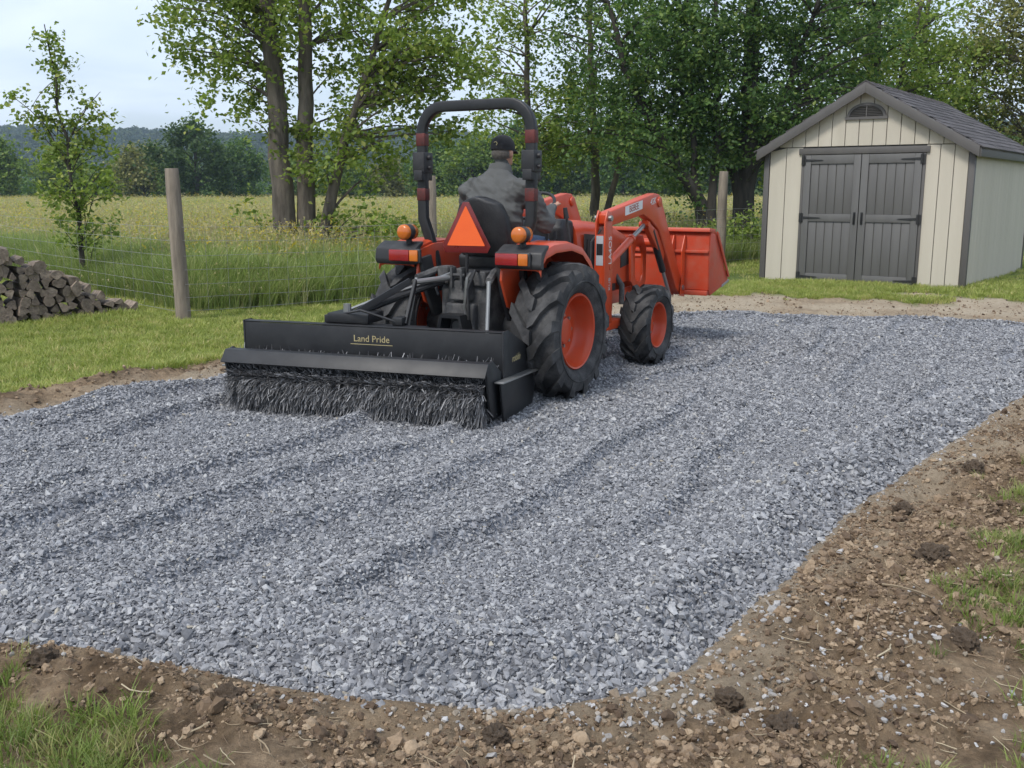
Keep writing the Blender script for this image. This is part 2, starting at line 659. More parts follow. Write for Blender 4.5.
xs = axis(-2.9, 4.2, 0.024, -1600, 1600, 1.045)
ys = axis(2.3, 6.6, 0.022, -1600, 1600, 1.03)
ground = grid_mesh('ground', xs, ys, ground_z, ground_material(),
                   dict(soil=lambda X, Y: np.maximum(soil_mask(X, Y) * (1 - sstep(16, 18, Y)), (1 - sstep(7.5, 8.5, Y)) * (1 - 0.9 * sstep(-3.0, -3.4, X))), sand=sand_f,
                        meadow=lambda X, Y: sstep(-0.5, 1.5, beyond_fence(X, Y))))
tag(ground, kind='structure')


# ---- gravel pad
def pad_z(x, y):
    sd = pad_sd(x, y) + edge_wob(x, y)
    s = x * HV[1] - y * HV[0]            # across the direction of travel
    al = x * HV[0] + y * HV[1]
    z = terr(x, y) - 0.05 + 0.095 * sstep(-0.08, 0.24, sd)
    wob = 0.35 * fbm(x * 0.5, y * 0.5, 3, 81)
    rows = np.abs(np.mod((s + wob) / 0.62, 1.0) - 0.5) * 2
    amp = sstep(0.25, 0.7, fbm(al * 0.55 + 3, s * 1.6, 3, 83) + 0.45)
    z = z + sstep(0.2, 0.6, sd) * amp * 0.075 * sstep(0.70, 0.98, rows)
    z = z + (0.045 + 0.04 * sstep(9.5, 7.5, y)) * np.exp(-((sd - 0.30) / 0.13) ** 2) * (0.75 + 0.9 * fbm(x * 1.4, y * 1.4, 2, 85))
    z = z + sstep(0, 0.4, sd) * (0.022 * fbm(x * 1.1, y * 1.1, 3, 87) + 0.016 * fbm(x * 4.5, y * 4.5, 3, 88))
    return z


def gravel_base_material():
    m, t, p, o = new_mat('grey crushed stone bed')
    L = t.links.new
    c = N(t, 'ShaderNodeTexCoord')
    v = N(t, 'ShaderNodeTexVoronoi'); setin(v, Scale=42.0)
    L(c.outputs['Object'], v.inputs['Vector'])
    sp = N(t, 'ShaderNodeSeparateColor'); L(v.outputs['Color'], sp.inputs[0])
    r = ramp(t, sp.outputs[0], [(0.0, (0.10, 0.105, 0.12)), (0.5, (0.20, 0.205, 0.225)), (1.0, (0.36, 0.365, 0.385))])
    L(r.outputs[0], p.inputs['Base Color'])
    p.inputs['Roughness'].default_value = 0.9
    b = N(t, 'ShaderNodeBump'); b.invert = True; setin(b, Strength=1.0, Distance=0.02)
    L(v.outputs['Distance'], b.inputs['Height']); L(b.outputs[0], p.inputs['Normal'])
    return m


gx = axis(-2.6, 2.6, 0.04, -6.9, 8.0, 1.03)
gy = axis(2.8, 5.5, 0.035, 2.7, 13.8, 1.02)
pad = grid_mesh('gravel_pad', gx, gy, pad_z, gravel_base_material(), keep=lambda X, Y: pad_sd(X, Y) + edge_wob(X, Y) > -0.12)
tag(pad, 'grey crushed stone bed of the driveway pad', None, kind='structure')


def stone_mat(name, stops):
    m, t, p, o = new_mat(name)
    oi = N(t, 'ShaderNodeObjectInfo')
    r = ramp(t, oi.outputs['Random'], stops)
    n = noise(t, 6, 4, 0.6)
    mr = N(t, 'ShaderNodeMapRange'); setin(mr, From_Min=0.3, From_Max=0.7, To_Min=0.78, To_Max=1.2)
    t.links.new(n.outputs['Fac'], mr.inputs['Value'])
    hs = N(t, 'ShaderNodeHueSaturation')
    t.links.new(mr.outputs[0], hs.inputs['Value']); t.links.new(r.outputs[0], hs.inputs['Color'])
    t.links.new(hs.outputs[0], p.inputs['Base Color'])
    p.inputs['Roughness'].default_value = 0.8
    p.inputs['Specular IOR Level'].default_value = 0.3
    return m


m_stone = stone_mat('crushed limestone', [(0.0, (0.117, 0.121, 0.132)), (0.3, (0.193, 0.197, 0.211)), (0.62, (0.273, 0.276, 0.289)), (0.9, (0.367, 0.370, 0.379)), (0.988, (0.432, 0.432, 0.426)), (1.0, (0.376, 0.338, 0.268))])
stones = [hull_stone(100 + i, 0.6, 11, m_stone) for i in range(9)]


def scatter_pts(n, x0, x1, y0, y1):
    return rng.uniform(x0, x1, n), rng.uniform(y0, y1, n)


X, Y = [], []
bands = [(2.8, 4.6, 9500, 0.0215), (4.6, 6.6, 7000, 0.0228), (6.6, 9.2, 4800, 0.0255), (9.2, 13.5, 2900, 0.0295)]
SX, SY, SS = [], [], []
for y0, y1, dens, sz in bands:
    x0, x1 = -0.56 * y1 - 1.0, 0.56 * y1 + 1.0
    n = int((x1 - x0) * (y1 - y0) * dens)
    x, y = scatter_pts(n, x0, x1, y0, y1)
    sd = pad_sd(x, y) + edge_wob(x, y)
    k = (sd > -0.05 + 0.10 * rng.random(n)) & (np.abs(x) < 0.56 * y + 1.0)
    x, y, sd = x[k], y[k], sd[k]
    edge = (1 + 0.5 * np.exp(-(sd / 0.25) ** 2)) * (1 + 0.35 * np.clip(fbm(x * 1.3, y * 1.3, 3, 111), 0, 1))
    SX.append(x); SY.append(y); SS.append(sz * edge * rng.lognormal(-0.06, 0.33, len(x)))
x = np.concatenate(SX); y = np.concatenate(SY); s = np.clip(np.concatenate(SS), 0.012, 0.075)
n = len(x)
z = pad_z(x, y) + s * rng.uniform(0.02, 0.22, n)
rot = np.stack([rng.normal(0, 0.45, n), rng.normal(0, 0.45, n), rng.uniform(0, 6.283, n)], 1)
gravel = scatter('gravel', np.stack([x, y, z], 1), rot, s, rng.integers(0, len(stones), n), stones)
tag(gravel, 'loose blue grey crushed stone covering the whole pad', 'gravel', kind='stuff')

# stray stones kicked out onto the soil
def bdist(n, cx, cy, sx, sy):
    return rng.normal(cx, sx, n), rng.normal(cy, sy, n)


xa, ya = bdist(520, 1.25, 3.35, 0.42, 0.42)
xb, yb = bdist(260, 0.7, 2.95, 0.4, 0.12)
tt = rng.random(3200); kk = rng.integers(0, len(PAD) - 3, 3200)
xc = PAD[kk, 0] * (1 - tt) + PAD[kk + 1, 0] * tt + rng.normal(0, 0.11, 3200) * rng.choice([0.6, 1.0, 1.9], 3200)
yc = PAD[kk, 1] * (1 - tt) + PAD[kk + 1, 1] * tt + rng.normal(0, 0.11, 3200) * rng.choice([0.6, 1.0, 1.9], 3200)
x = np.concatenate([xa, xb, xc]); y = np.concatenate([ya, yb, yc])
k = pad_sd(x, y) + edge_wob(x, y) < 0.0
x, y = x[k], y[k]; n = len(x)
s = rng.lognormal(math.log(0.021), 0.38, n)
z = ground_z(x, y) + 0.15 * s
rot = np.stack([rng.normal(0, 0.4, n), rng.normal(0, 0.4, n), rng.uniform(0, 6.283, n)], 1)
m_peb = stone_mat('stray pebbles', [(0.0, (0.22, 0.17, 0.12)), (0.3, (0.33, 0.28, 0.22)), (0.55, (0.32, 0.31, 0.30)), (0.85, (0.40, 0.39, 0.385)), (1, (0.5, 0.49, 0.48))])
pebs = [hull_stone(300 + i, 0.65, 13, m_peb) for i in range(5)]
tag(scatter('stray_stones', np.stack([x, y, z], 1), rot, s, rng.integers(0, 5, n), pebs), 'stray pale stones strewn over the bare soil border', 'stones', kind='stuff')

# soil crumbs
m_clod = stone_mat('soil crumbs', [(0.0, (0.085, 0.057, 0.037)), (0.4, (0.17, 0.118, 0.075)), (0.8, (0.27, 0.195, 0.127)), (1, (0.36, 0.27, 0.18))])


def clod_mesh(seed, mat, sub=2, rough_=0.55, hz_=0.62):
    bm = bmesh.new()
    bmesh.ops.create_icosphere(bm, subdivisions=sub, radius=0.5)
    r = np.random.default_rng(seed)
    o = r.uniform(-50, 50, 3)
    from mathutils import noise as mn
    for v in bm.verts:
        d = v.co.normalized()
        k = 1 + rough_ * mn.noise(d * 1.6 + Vector(o)) + 0.35 * mn.noise(d * 4.2 + Vector(o)) + 0.18 * mn.noise(d * 9 + Vector(o))
        v.co = Vector((d.x, d.y * 0.85, d.z * hz_)) * 0.5 * k
    me = bpy.data.meshes.new('clod'); bm.to_mesh(me); bm.free()
    me.materials.append(mat)
    return me


clods = [clod_mesh(i, m_clod, 2) for i in range(6)]
px_, py_ = [], []
for (x0, x1, y0, y1, dens) in [(-2.4, 3.6, 2.4, 5.0, 8500), (0.8, 4.8, 5.0, 9.0, 5200), (-5, 0, 6.5, 12.5, 900), (1, 8, 12, 16, 320)]:
    n = int((x1 - x0) * (y1 - y0) * dens)
    x, y = scatter_pts(n, x0, x1, y0, y1)
    sd = -pad_sd(x, y)
    dark = np.maximum(0.22, sstep(-0.25, 0.5, fbm(x * 2.4, y * 2.4, 3, 91) + 0.5 * sstep(0.1, 0.5, sd) - 0.1))
    k = (sd > 0.04) & (rng.random(n) < soil_mask(x, y) * dark)
    px_.append(x[k]); py_.append(y[k])
x = np.concatenate(px_); y = np.concatenate(py_); n = len(x)
s = np.clip(rng.lognormal(math.log(0.0092), 0.62, n), 0.004, 0.06)
z = ground_z(x, y) + 0.12 * s
rot = np.stack([rng.normal(0, 0.5, n), rng.normal(0, 0.5, n), rng.uniform(0, 6.283, n)], 1)
tag(scatter('soil_crumbs', np.stack([x, y, z], 1), rot, s, rng.integers(0, 6, n), clods), 'crumbled brown soil turned up around the gravel edge', 'soil', kind='stuff')

# straw, dead grass and root bits mixed into the soil
m_straw = stone_mat('dry straw', [(0.0, (0.16, 0.11, 0.07)), (0.5, (0.30, 0.23, 0.15)), (1, (0.46, 0.39, 0.27))])


def straw_mesh(seed):
    r = np.random.default_rng(seed)
    mb = MB()
    P = [np.zeros(3)]
    d = np.array([1, 0, 0.0])
    for i in range(5):
        d = d + r.normal(0, 0.28, 3) * np.array([0.3, 1, 0.5]); d /= np.linalg.norm(d)
        P.append(P[-1] + d * 0.2)
    P = np.array(P); P -= P.mean(0)
    mb.tube([Vector(p) for p in P], 0.016, 4)
    me = bpy.data.meshes.new('straw'); me.from_pydata(mb.v, [], mb.f); me.materials.append(m_straw)
    return me


n = 9000
x, y = scatter_pts(n, -2.4, 4.3, 2.4, 7.5)
sd = -pad_sd(x, y)
k = (sd > 0.15) & (rng.random(n) < 0.3 + 0.7 * sstep(-0.1, 0.3, fbm(x * 2.6, y * 2.6, 3, 93)))
x, y = x[k], y[k]; n = len(x)
s = rng.lognormal(math.log(0.055), 0.5, n)
rot = np.stack([rng.normal(0, 0.3, n), rng.normal(0, 0.35, n), rng.uniform(0, 6.283, n)], 1)
tag(scatter('straw_litter', np.stack([x, y, ground_z(x, y) + 0.006], 1), rot, s, rng.integers(0, 6, n), [straw_mesh(700 + i) for i in range(6)]), 'dry straw and root bits strewn over the turned soil', 'straw', kind='stuff')

# single big clods that stand out
m_clod1 = simple('dark soil clod', (0.19, 0.135, 0.088), (0.10, 0.07, 0.046), scale=22, rough=0.95, bump=0.8, bscale=120)
spec = [(-0.91, 2.96, 0.10, 'round dark soil clod alone on the bare soil near the front left'),
        (-0.05, 2.80, 0.09, 'dark soil clod on the near soil border below the front gravel edge'),
        (1.87, 4.22, 0.13, 'dark soil clod with a hollow beside it on the right bank'),
        (0.82, 2.78, 0.10, 'dark crumbly clod at the bottom edge below the stray stones'),
        (1.62, 3.36, 0.11, 'dark soil clod at the lower right beside grass tufts'),
        (2.0, 4.9, 0.10, 'brown soil clod halfway along the right soil bank'),
        (-1.62, 3.22, 0.10, 'dark soil clod at the left end of the near soil border'),
        (0.72, 3.06, 0.09, 'reddish brown clod touching the front right gravel corner'),
        (2.75, 5.75, 0.13, 'brown soil clod on the right bank far from the camera')]
for i, (cx, cy, sz, lab) in enumerate(spec):
    o = link('soil_clod', clod_mesh(40 + i, m_clod1, 4, 0.35, 0.8))
    o.location = (cx, cy, float(ground_z(np.array(cx), np.array(cy))) + sz * 0.18)
    o.scale = (sz, sz, sz); o.rotation_euler = (0, 0, i * 1.3)
    tag(o, lab, 'soil clod', 'single soil clods on the border')


# ---- grass
def tuft_mesh(seed, nb, h, spread, w, lean, mat, seg=3, head=0, mat_head=None):
    r = np.random.default_rng(seed)
    V, F, MI = [], [], []
    for b in range(nb):
        a = r.uniform(0, 6.283); rad = spread * math.sqrt(r.random())
        bx, by = rad * math.cos(a), rad * math.sin(a)
        a2 = a + r.normal(0, 0.9)
        hh = h * r.uniform(0.55, 1.1); ln = lean * r.uniform(0.2, 1.2) * hh
        ww = w * r.uniform(0.7, 1.2)
        px, py = -math.sin(a2 + r.normal(0, .6)), math.cos(a2 + r.normal(0, .6))
        base = len(V)
        for i in range(seg + 1):
            t = i / seg
            cx = bx + math.cos(a2) * ln * t * t; cy = by + math.sin(a2) * ln * t * t
            cz = hh * (t - 0.18 * lean * t * t)
            k = ww * (1 - t) ** 0.6 * 0.5
            if i < seg:
                V += [(cx - px * k, cy - py * k, cz), (cx + px * k, cy + py * k, cz)]
            else:
                V.append((cx, cy, cz))
        for i in range(seg - 1):
            q = base + 2 * i
            F.append((q, q + 1, q + 3, q + 2)); MI.append(0)
        q = base + 2 * (seg - 1)
        F.append((q, q + 1, q + 2)); MI.append(0)
        if head and r.random() < head:
            q = len(V); cx, cy, cz = V[q - 1]
            for e in range(5):
                d = r.normal(0, 1, 3) * np.array([0.018, 0.018, 0.05])
                p0 = np.array([cx, cy, cz]) + d
                sz = 0.022
                n0 = len(V)
                u = r.normal(size=3) * sz; w2 = r.normal(size=3) * sz
                V += [tuple(p0), tuple(p0 + u), tuple(p0 + w2)]
                F.append((n0, n0 + 1, n0 + 2)); MI.append(1)
    me = mesh_from('tuft', V, F, mats=[mat] + ([mat_head] if mat_head else []), mi=MI)
    me.shade_smooth()
    return me


m_lawn = leaf_mat('lawn grass', [(0.0, (0.201, 0.251, 0.061)), (0.45, (0.299, 0.353, 0.088)), (0.8, (0.403, 0.433, 0.127)), (1, (0.537, 0.467, 0.220))], 0.35, 'object', 0.5)
m_weed = leaf_mat('tall weeds', [(0.0, (0.155, 0.215, 0.061)), (0.5, (0.236, 0.308, 0.088)), (0.85, (0.316, 0.374, 0.121)), (1, (0.437, 0.418, 0.198))], 0.35, 'object', 0.5)
m_mead = leaf_mat('meadow grass', [(0.0, (0.216, 0.297, 0.087)), (0.35, (0.297, 0.374, 0.110)), (0.7, (0.378, 0.429, 0.139)), (1, (0.485, 0.473, 0.219))], 0.35, 'object', 0.5)
m_seed = leaf_mat('seed heads', [(0.0, (0.36, 0.31, 0.16)), (0.6, (0.46, 0.40, 0.24)), (1, (0.52, 0.45, 0.18))], 0.3)
m_gold = leaf_mat('yellow flowers', [(0.0, (0.45, 0.36, 0.04)), (1, (0.6, 0.48, 0.07))], 0.3)

lawn_v = [tuft_mesh(500 + i, 16, 0.055, 0.045, 0.0065, 0.8, m_lawn) for i in range(5)]
m_tuft = leaf_mat('soil bank grass', [(0.0, (0.12, 0.17, 0.04)), (0.45, (0.185, 0.25, 0.06)), (0.8, (0.26, 0.32, 0.09)), (1, (0.38, 0.34, 0.16))], 0.35, 'object', 0.5)
bl_v = [tuft_mesh(520 + i, 20, 0.10, 0.05, 0.006, 0.9, m_tuft, 4) for i in range(4)]
px_, py_, ps_ = [], [], []
for (x0, x1, y0, y1, dens) in [(-9.5, 1.5, 6.8, 12.5, 430), (-9.5, 6, 12.5, 17, 300), (1.0, 12, 12.5, 17, 330), (4, 14, 16, 25, 60), (3.0, 7, 5.5, 9.5, 500)]:
    n = int((x1 - x0) * (y1 - y0) * dens)
    x, y = scatter_pts(n, x0, x1, y0, y1)
    patch = np.where((y > 12.0) & (x > 0.5), sstep(-0.3, 0.35, fbm(x * 1.3, y * 1.3, 3, 95) + (sstep(13.8, 15.5, y) - 0.25)), 1.0)
    k = (beyond_fence(x, y) < 0.3) & (rng.random(n) < (1 - soil_mask(x, y)) * patch + 0.0) & (pad_sd(x, y) < -0.05) & (np.abs(x) < 0.58 * y + 1.5)
    px_.append(x[k]); py_.append(y[k])
x = np.concatenate(px_); y = np.concatenate(py_); n = len(x)
s = rng.uniform(0.8, 1.75, n) * (1 + 0.45 * fbm(x * 0.8, y * 0.8, 3, 97))
rot = np.stack([rng.normal(0, 0.12, n), rng.normal(0, 0.12, n), rng.uniform(0, 6.283, n)], 1)
tag(scatter('lawn_grass', np.stack([x, y, ground_z(x, y) - 0.004], 1), rot, s, rng.integers(0, 5, n), lawn_v), 'short mown green grass between gravel and fence', 'grass', kind='stuff')

# patchy grass on the near soil
px_, py_ = [], []
for (x0, x1, y0, y1, dens) in [(-2.3, -0.3, 2.4, 3.5, 900), (0.9, 4.3, 2.5, 6.5, 620)]:
    n = int((x1 - x0) * (y1 - y0) * dens)
    x, y = scatter_pts(n, x0, x1, y0, y1)
    sd = -pad_sd(x, y)
    if x0 < -1:
        pr = sstep(-1.02, -1.3, x + 0.8 * (y - 2.9) + 0.2 * fbm(x * 3, y * 3, 2, 98)) * sstep(0.25, 0.5, sd + 0.15 * fbm(x * 4, y * 4, 2, 99))
    else:
        pr = sstep(0.05, 0.6, fbm(x * 2.1, y * 2.1, 4, 101, 0.65) * 1.3 + 0.6 * sstep(0.5, 1.4, sd) + 0.16) * sstep(0.4, 0.7, sd)
    k = rng.random(n) < pr
    px_.append(x[k]); py_.append(y[k])
x = np.concatenate(px_); y = np.concatenate(py_); n = len(x)
s = rng.uniform(0.3, 0.95, n)
rot = np.stack([rng.normal(0, 0.2, n), rng.normal(0, 0.2, n), rng.uniform(0, 6.283, n)], 1)
tag(scatter('grass_tufts', np.stack([x, y, ground_z(x, y) - 0.006], 1), rot, s, rng.integers(0, 4, n), bl_v), 'ragged green grass tufts growing through the near soil banks', 'grass', kind='stuff')

# tall weeds along the fence, meadow beyond
weed_v = [tuft_mesh(540 + i, 26, 0.62, 0.16, 0.014, 0.55, m_weed, 4, 0.02, m_seed) for i in range(5)]
mead_v = [tuft_mesh(560 + i, 30, 0.72, 0.22, 0.014, 0.5, m_mead, 3, 0.14 if i else 0.12, m_seed if i else m_gold) for i in range(6)]
n = 52000
u = rng.random(n); y = 12.9 + 9.5 * u; x = rng.uniform(-12.5, 9.5, n)
bf = beyond_fence(x, y)
k = (bf > 0.05 + 0.25 * rng.random(n)) & (bf < 5.0) & (np.abs(x) < 0.58 * y + 1.5) & (rng.random(n) < 1 - 0.75 * sstep(2.0, 5, bf))
x, y, bf = x[k], y[k], bf[k]; n = len(x)
s = rng.uniform(0.65, 1.2, n) * (0.75 + 0.3 * sstep(0, 1.2, bf)) * (1 + 0.25 * fbm(x * 0.9, y * 0.9, 3, 103))
rot = np.stack([rng.normal(0, 0.12, n), rng.normal(0, 0.12, n), rng.uniform(0, 6.283, n)], 1)
tag(scatter('tall_weeds', np.stack([x, y, terr(x, y) - 0.01], 1), rot, s, rng.integers(0, 5, n), weed_v), 'tall green weeds and grass crowding along the wire fence', 'weeds', kind='stuff')

# meadow density thins with distance as tufts get broader
n = 68000
d = 15 + (150 - 15) * rng.random(n) ** 2.1
x = rng.uniform(-0.70, 0.70, n) * d; y = d
bf = beyond_fence(x, y)
k = (bf > 2.0) & (rng.random(n) < sstep(1.5, 4.5, bf))
x, y = x[k], y[k]; n = len(x)
wide = 1 + np.clip((y - 25) / 30, 0, 3.2)
hs = rng.uniform(0.8, 1.35, n) * (1 + 0.18 * fbm(x * 0.25, y * 0.25, 3, 105)) * (1 - 0.12 * np.clip((y - 60) / 90, 0, 1))
rot = np.stack([rng.normal(0, 0.1, n), rng.normal(0, 0.1, n), rng.uniform(0, 6.283, n)], 1)
sc = np.stack([wide, wide, hs], 1)
tag(scatter('meadow_grass', np.stack([x, y, terr(x, y) - 0.02], 1), rot, sc, rng.integers(0, 6, n), mead_v), 'tall yellow green meadow with seed heads and yellow flowers', 'meadow', kind='stuff')


# ================================================================== hills, far woods
m_hill = simple('wooded hillside', (0.05, 0.075, 0.028), (0.03, 0.05, 0.02), scale=0.05, rough=1.0, bump=0.5, bscale=0.3)


def hill_z(x, y):
    r1 = 47 + 8 * fbm(x / 420.0, 0 * x, 3, 201) + 6 * fbm(x / 110.0, 0 * x + 3, 2, 203)
    r1 = r1 + 8 * sstep(-50, -450, x) * 0 + 5 * sstep(0, 300, x)
    k = sstep(430, 900, y)
    return -6 + r1 * k + 3 * fbm(x / 60.0, y / 60.0, 3, 205)


hx = np.linspace(-1400, 1400, 141); hy = np.linspace(400, 1300, 46)
hills = grid_mesh('hills', hx, hy, hill_z, m_hill)
tag(hills, kind='structure')


def leaves(centers, size, r, flatten=0.7, up=0.35):
    """one folded diamond leaf at every centre"""
    n = len(centers)
    nrm = r.normal(size=(n, 3)); nrm[:, 2] = np.abs(nrm[:, 2]) + up
    nrm /= np.linalg.norm(nrm, axis=1)[:, None]
    t = r.normal(size=(n, 3)); t[:, 2] -= 0.35
    t -= nrm * (t * nrm).sum(1)[:, None]; t /= np.linalg.norm(t, axis=1)[:, None]
    b = np.cross(nrm, t)
    s = (size * r.uniform(0.65, 1.25, n))[:, None]
    p0 = centers - t * s * 0.5; p2 = centers + t * s * 0.55
    w = s * 0.36 * flatten / 0.7
    p1 = centers + b * w + nrm * s * 0.10; p3 = centers - b * w + nrm * s * 0.10
    V = np.stack([p0, p1, p2, p3], 1).reshape(-1, 3)
    i = np.arange(n)[:, None] * 4
    F = np.concatenate([i + np.array([[0, 1, 2]]), i + np.array([[0, 2, 3]])], 0)
    return V, F


m_crownlump = leaf_mat('far forest crowns', [(0.0, (0.028, 0.05, 0.018)), (0.5, (0.05, 0.078, 0.025)), (1, (0.085, 0.11, 0.035))], 0.25, 'object', 0.7)


def far_crown(seed, nl=420):
    r = np.random.default_rng(seed)
    p = r.normal(size=(nl, 3)); p /= np.linalg.norm(p, axis=1)[:, None]
    lob = 1 + 0.25 * np.sin(3 * p[:, 0] + seed) * np.cos(4 * p[:, 1] - seed)
    p = p * (lob * r.uniform(0.75, 1.05, nl))[:, None] * np.array([0.5, 0.5, 0.55])
    V, F = leaves(p, 0.19, r, 0.9)
    return fast_mesh('far_crown', V, F, m_crownlump)


fc = [far_crown(i) for i in range(5)]
n = 15000
x = rng.uniform(-800, 800, n); y = rng.uniform(430, 960, n)
k = np.abs(x) < 0.62 * y
x, y = x[k], y[k]; n = len(x)
s = rng.uniform(7, 13, n)
rot = np.stack([0 * x, 0 * x, rng.uniform(0, 6.28, n)], 1)
tag(scatter('hill_forest', np.stack([x, y, hill_z(x, y) + s * 0.28], 1), rot, s, rng.integers(0, 5, n), fc), 'continuous blue green forest covering the distant hillside', 'forest', kind='stuff')

# ================================================================== trees
m_bark = simple('grey brown bark', (0.17, 0.145, 0.115), (0.06, 0.05, 0.04), scale=9, rough=0.95, bump=1.0, bscale=26, stretch=(1, 1, 0.22))
m_bark_dark = simple('dark bark', (0.075, 0.065, 0.052), (0.03, 0.026, 0.022), scale=9, rough=0.95, bump=1.0, bscale=26, stretch=(1, 1, 0.22))
LV = {
    'mid': leaf_mat('mid green leaves', [(0.0, (0.070, 0.119, 0.028)), (0.5, (0.126, 0.196, 0.042)), (0.85, (0.189, 0.259, 0.056)), (1, (0.280, 0.322, 0.084))], 0.38),
    'dark': leaf_mat('dark green leaves', [(0.0, (0.051, 0.100, 0.031)), (0.5, (0.091, 0.164, 0.046)), (0.85, (0.146, 0.227, 0.058)), (1, (0.237, 0.300, 0.082))], 0.35),
    'light': leaf_mat('light green leaves', [(0.0, (0.119, 0.175, 0.035)), (0.5, (0.189, 0.266, 0.056)), (0.85, (0.266, 0.336, 0.077)), (1, (0.378, 0.392, 0.112))], 0.4),
    'olive': leaf_mat('olive leaves', [(0.0, (0.112, 0.126, 0.042)), (0.5, (0.182, 0.196, 0.063)), (0.85, (0.252, 0.252, 0.084)), (1, (0.350, 0.322, 0.126))], 0.35),
    'deep': leaf_mat('deep green leaves', [(0.0, (0.031, 0.063, 0.020)), (0.5, (0.056, 0.098, 0.028)), (1, (0.098, 0.147, 0.042))], 0.3),
}


def bez(p0, p1, p2, n):
    return [(p0 * (1 - t) ** 2 + p1 * 2 * t * (1 - t) + p2 * t * t) for t in np.linspace(0, 1, n)]


def make_tree(name, label, loc, stems, blobs, seed, leafm='mid', bark=None, leaf=0.10, per=110, sig=0.30, cat='tree', group=None,
              twig=0.55, limb_r=0.05, droop=0.0, flat=0.6):
    """stems: list of (points, r0, r1); blobs: (cx,cy,cz,rx,ry,rz,n) in metres from the base"""
    r = np.random.default_rng(seed)
    root = empty(name, loc)
    tag(root, label, cat, group)
    bark = bark or m_bark
    mb = MB()
    nodes = []
    for pts, r0, r1 in stems:
        P = [np.array(p, float) for p in pts]
        # subdivide with a little wander
        Q = []
        for a, b in zip(P[:-1], P[1:]):
            m = max(2, int(np.linalg.norm(b - a) / 0.45))
            for i in range(m):
                Q.append(a + (b - a) * i / m)
        Q.append(P[-1])
        Q = [q + (r.normal(0, 0.022, 3) * np.array([1, 1, 0]) if 0 < i else 0) for i, q in enumerate(Q)]
        L = len(Q)
        rad = [r0 + (r1 - r0) * (i / (L - 1)) ** 0.8 for i in range(L)]
        rad[0] *= 1.3
        mb.tube([Vector(q) for q in Q], rad, 10)
        nodes += [(q, rad[i]) for i, q in enumerate(Q)]
    NP = np.array([q for q, _ in nodes]); NR = np.array([a for _, a in nodes])
    C = []
    for cx, cy, cz, rx, ry, rz, n in blobs:
        k = 0
        while k < n:
            p = r.uniform(-1, 1, 3)
            q = np.linalg.norm(p)
            if q > 1 or r.random() > 0.25 + 0.75 * q: continue
            C.append(np.array([cx, cy, cz]) + p * np.array([rx, ry, rz])); k += 1
    C = np.array(C)
    LC = []
    for c in C:
        # limb from a lower stem node
        d = NP - c
        cost = np.linalg.norm(d * np.array([1, 1, 0.8]), axis=1) + np.where(d[:, 2] > -0.15, 3.0, 0) + r.uniform(0, 0.5, len(NP))
        j = int(np.argmin(cost))
        a = NP[j]
        ln = np.linalg.norm(c - a)
        if r.random() < twig or ln > 1.6:
            mid = a * 0.45 + c * 0.55 + np.array([0, 0, 0.16 * ln]) + r.normal(0, 0.08 * ln, 3)
            pts = bez(a, mid, c, 6)
            r0 = min(NR[j] * 0.6, limb_r * (0.35 + 0.22 * ln))
            mb.tube([Vector(p) for p in pts], [r0 + (0.006 - r0) * (i / 5) ** 0.7 for i in range(6)], 5, cap=False)
            # leaves start along the outer half of the limb too
            m2 = int(per * 0.35)
            tt = r.uniform(0.45, 1.0, m2)
            lp = np.array([pts[min(5, int(t * 5.99))] for t in tt]) + r.normal(0, sig * 0.5, (m2, 3))
            LC.append(lp)
        m = int(per * r.uniform(0.55, 1.3))
        # a spray: a few twig directions, leaves strung along them
        nd = 5
        dirs = r.normal(size=(nd, 3)) * np.array([1, 1, flat]); dirs /= np.linalg.norm(dirs, axis=1)[:, None]
        w = r.integers(0, nd, m); t = r.uniform(0.0, 2.1, m) * sig
        lp = c + dirs[w] * t[:, None] + r.normal(0, sig * 0.26, (m, 3))
        lp[:, 2] -= droop * t * t * 2 + 0.15 * t
        LC.append(lp)
    LC = np.concatenate(LC)
    LC = LC[LC[:, 2] > 0.15]
    mb.build('trunk', bark, root, smooth=60)
    V, F = leaves(LC, leaf, r)
    link('crown', fast_mesh('crown', V, F, LV[leafm]), root)
    return root


def tz(x, y): return float(terr(np.array(float(x)), np.array(float(y))))


# three-stemmed tree left of the tractor
tx, ty = -3.98, 18.9
make_tree('tree', 'tall tree with three trunks from one base standing in the tall grass left of tractor', (tx, ty, tz(tx, ty)),
          [([(-0.22, 0, 0), (-0.30, 0, 2.2), (-0.36, 0, 4.6), (-0.5, 0.1, 7.5), (-0.6, 0.2, 10)], 0.24, 0.06),
           ([(0.12, 0.05, 0), (0.14, 0.1, 2.2), (0.22, 0.1, 4.6), (0.4, 0.1, 7.5), (0.5, 0.1, 9.6)], 0.20, 0.05),
           ([(0.30, -0.1, 0), (0.55, -0.1, 1.1), (0.95, -0.2, 2.5), (1.5, -0.3, 4.0), (2.1, -0.3, 5.6)], 0.14, 0.03)],
          [(-0.4, 0, 6.9, 2.4, 2.0, 2.3, 76), (1.3, 0, 5.7, 2.4, 1.9, 2.2, 84), (2.3, -0.2, 4.3, 1.3, 1.2, 1.3, 42), (-1.4, 0, 4.7, 1.1, 1.2, 1.0, 32),
           (1.7, 0, 2.9, 1.3, 1.1, 1.0, 30), (-1.0, 0.2, 3.2, 0.75, 0.8, 0.5, 8), (0.3, 0, 4.2, 1.3, 1.1, 0.9, 14), (1.2, 0, 0.95, 1.0, 0.8, 0.4, 8), (-0.55, 0, 1.2, 0.35, 0.5, 0.4, 2), (0.4, 0, 2.2, 0.8, 0.7, 0.7, 8)],
          11, 'light', m_bark, leaf=0.105, per=85, sig=0.30)

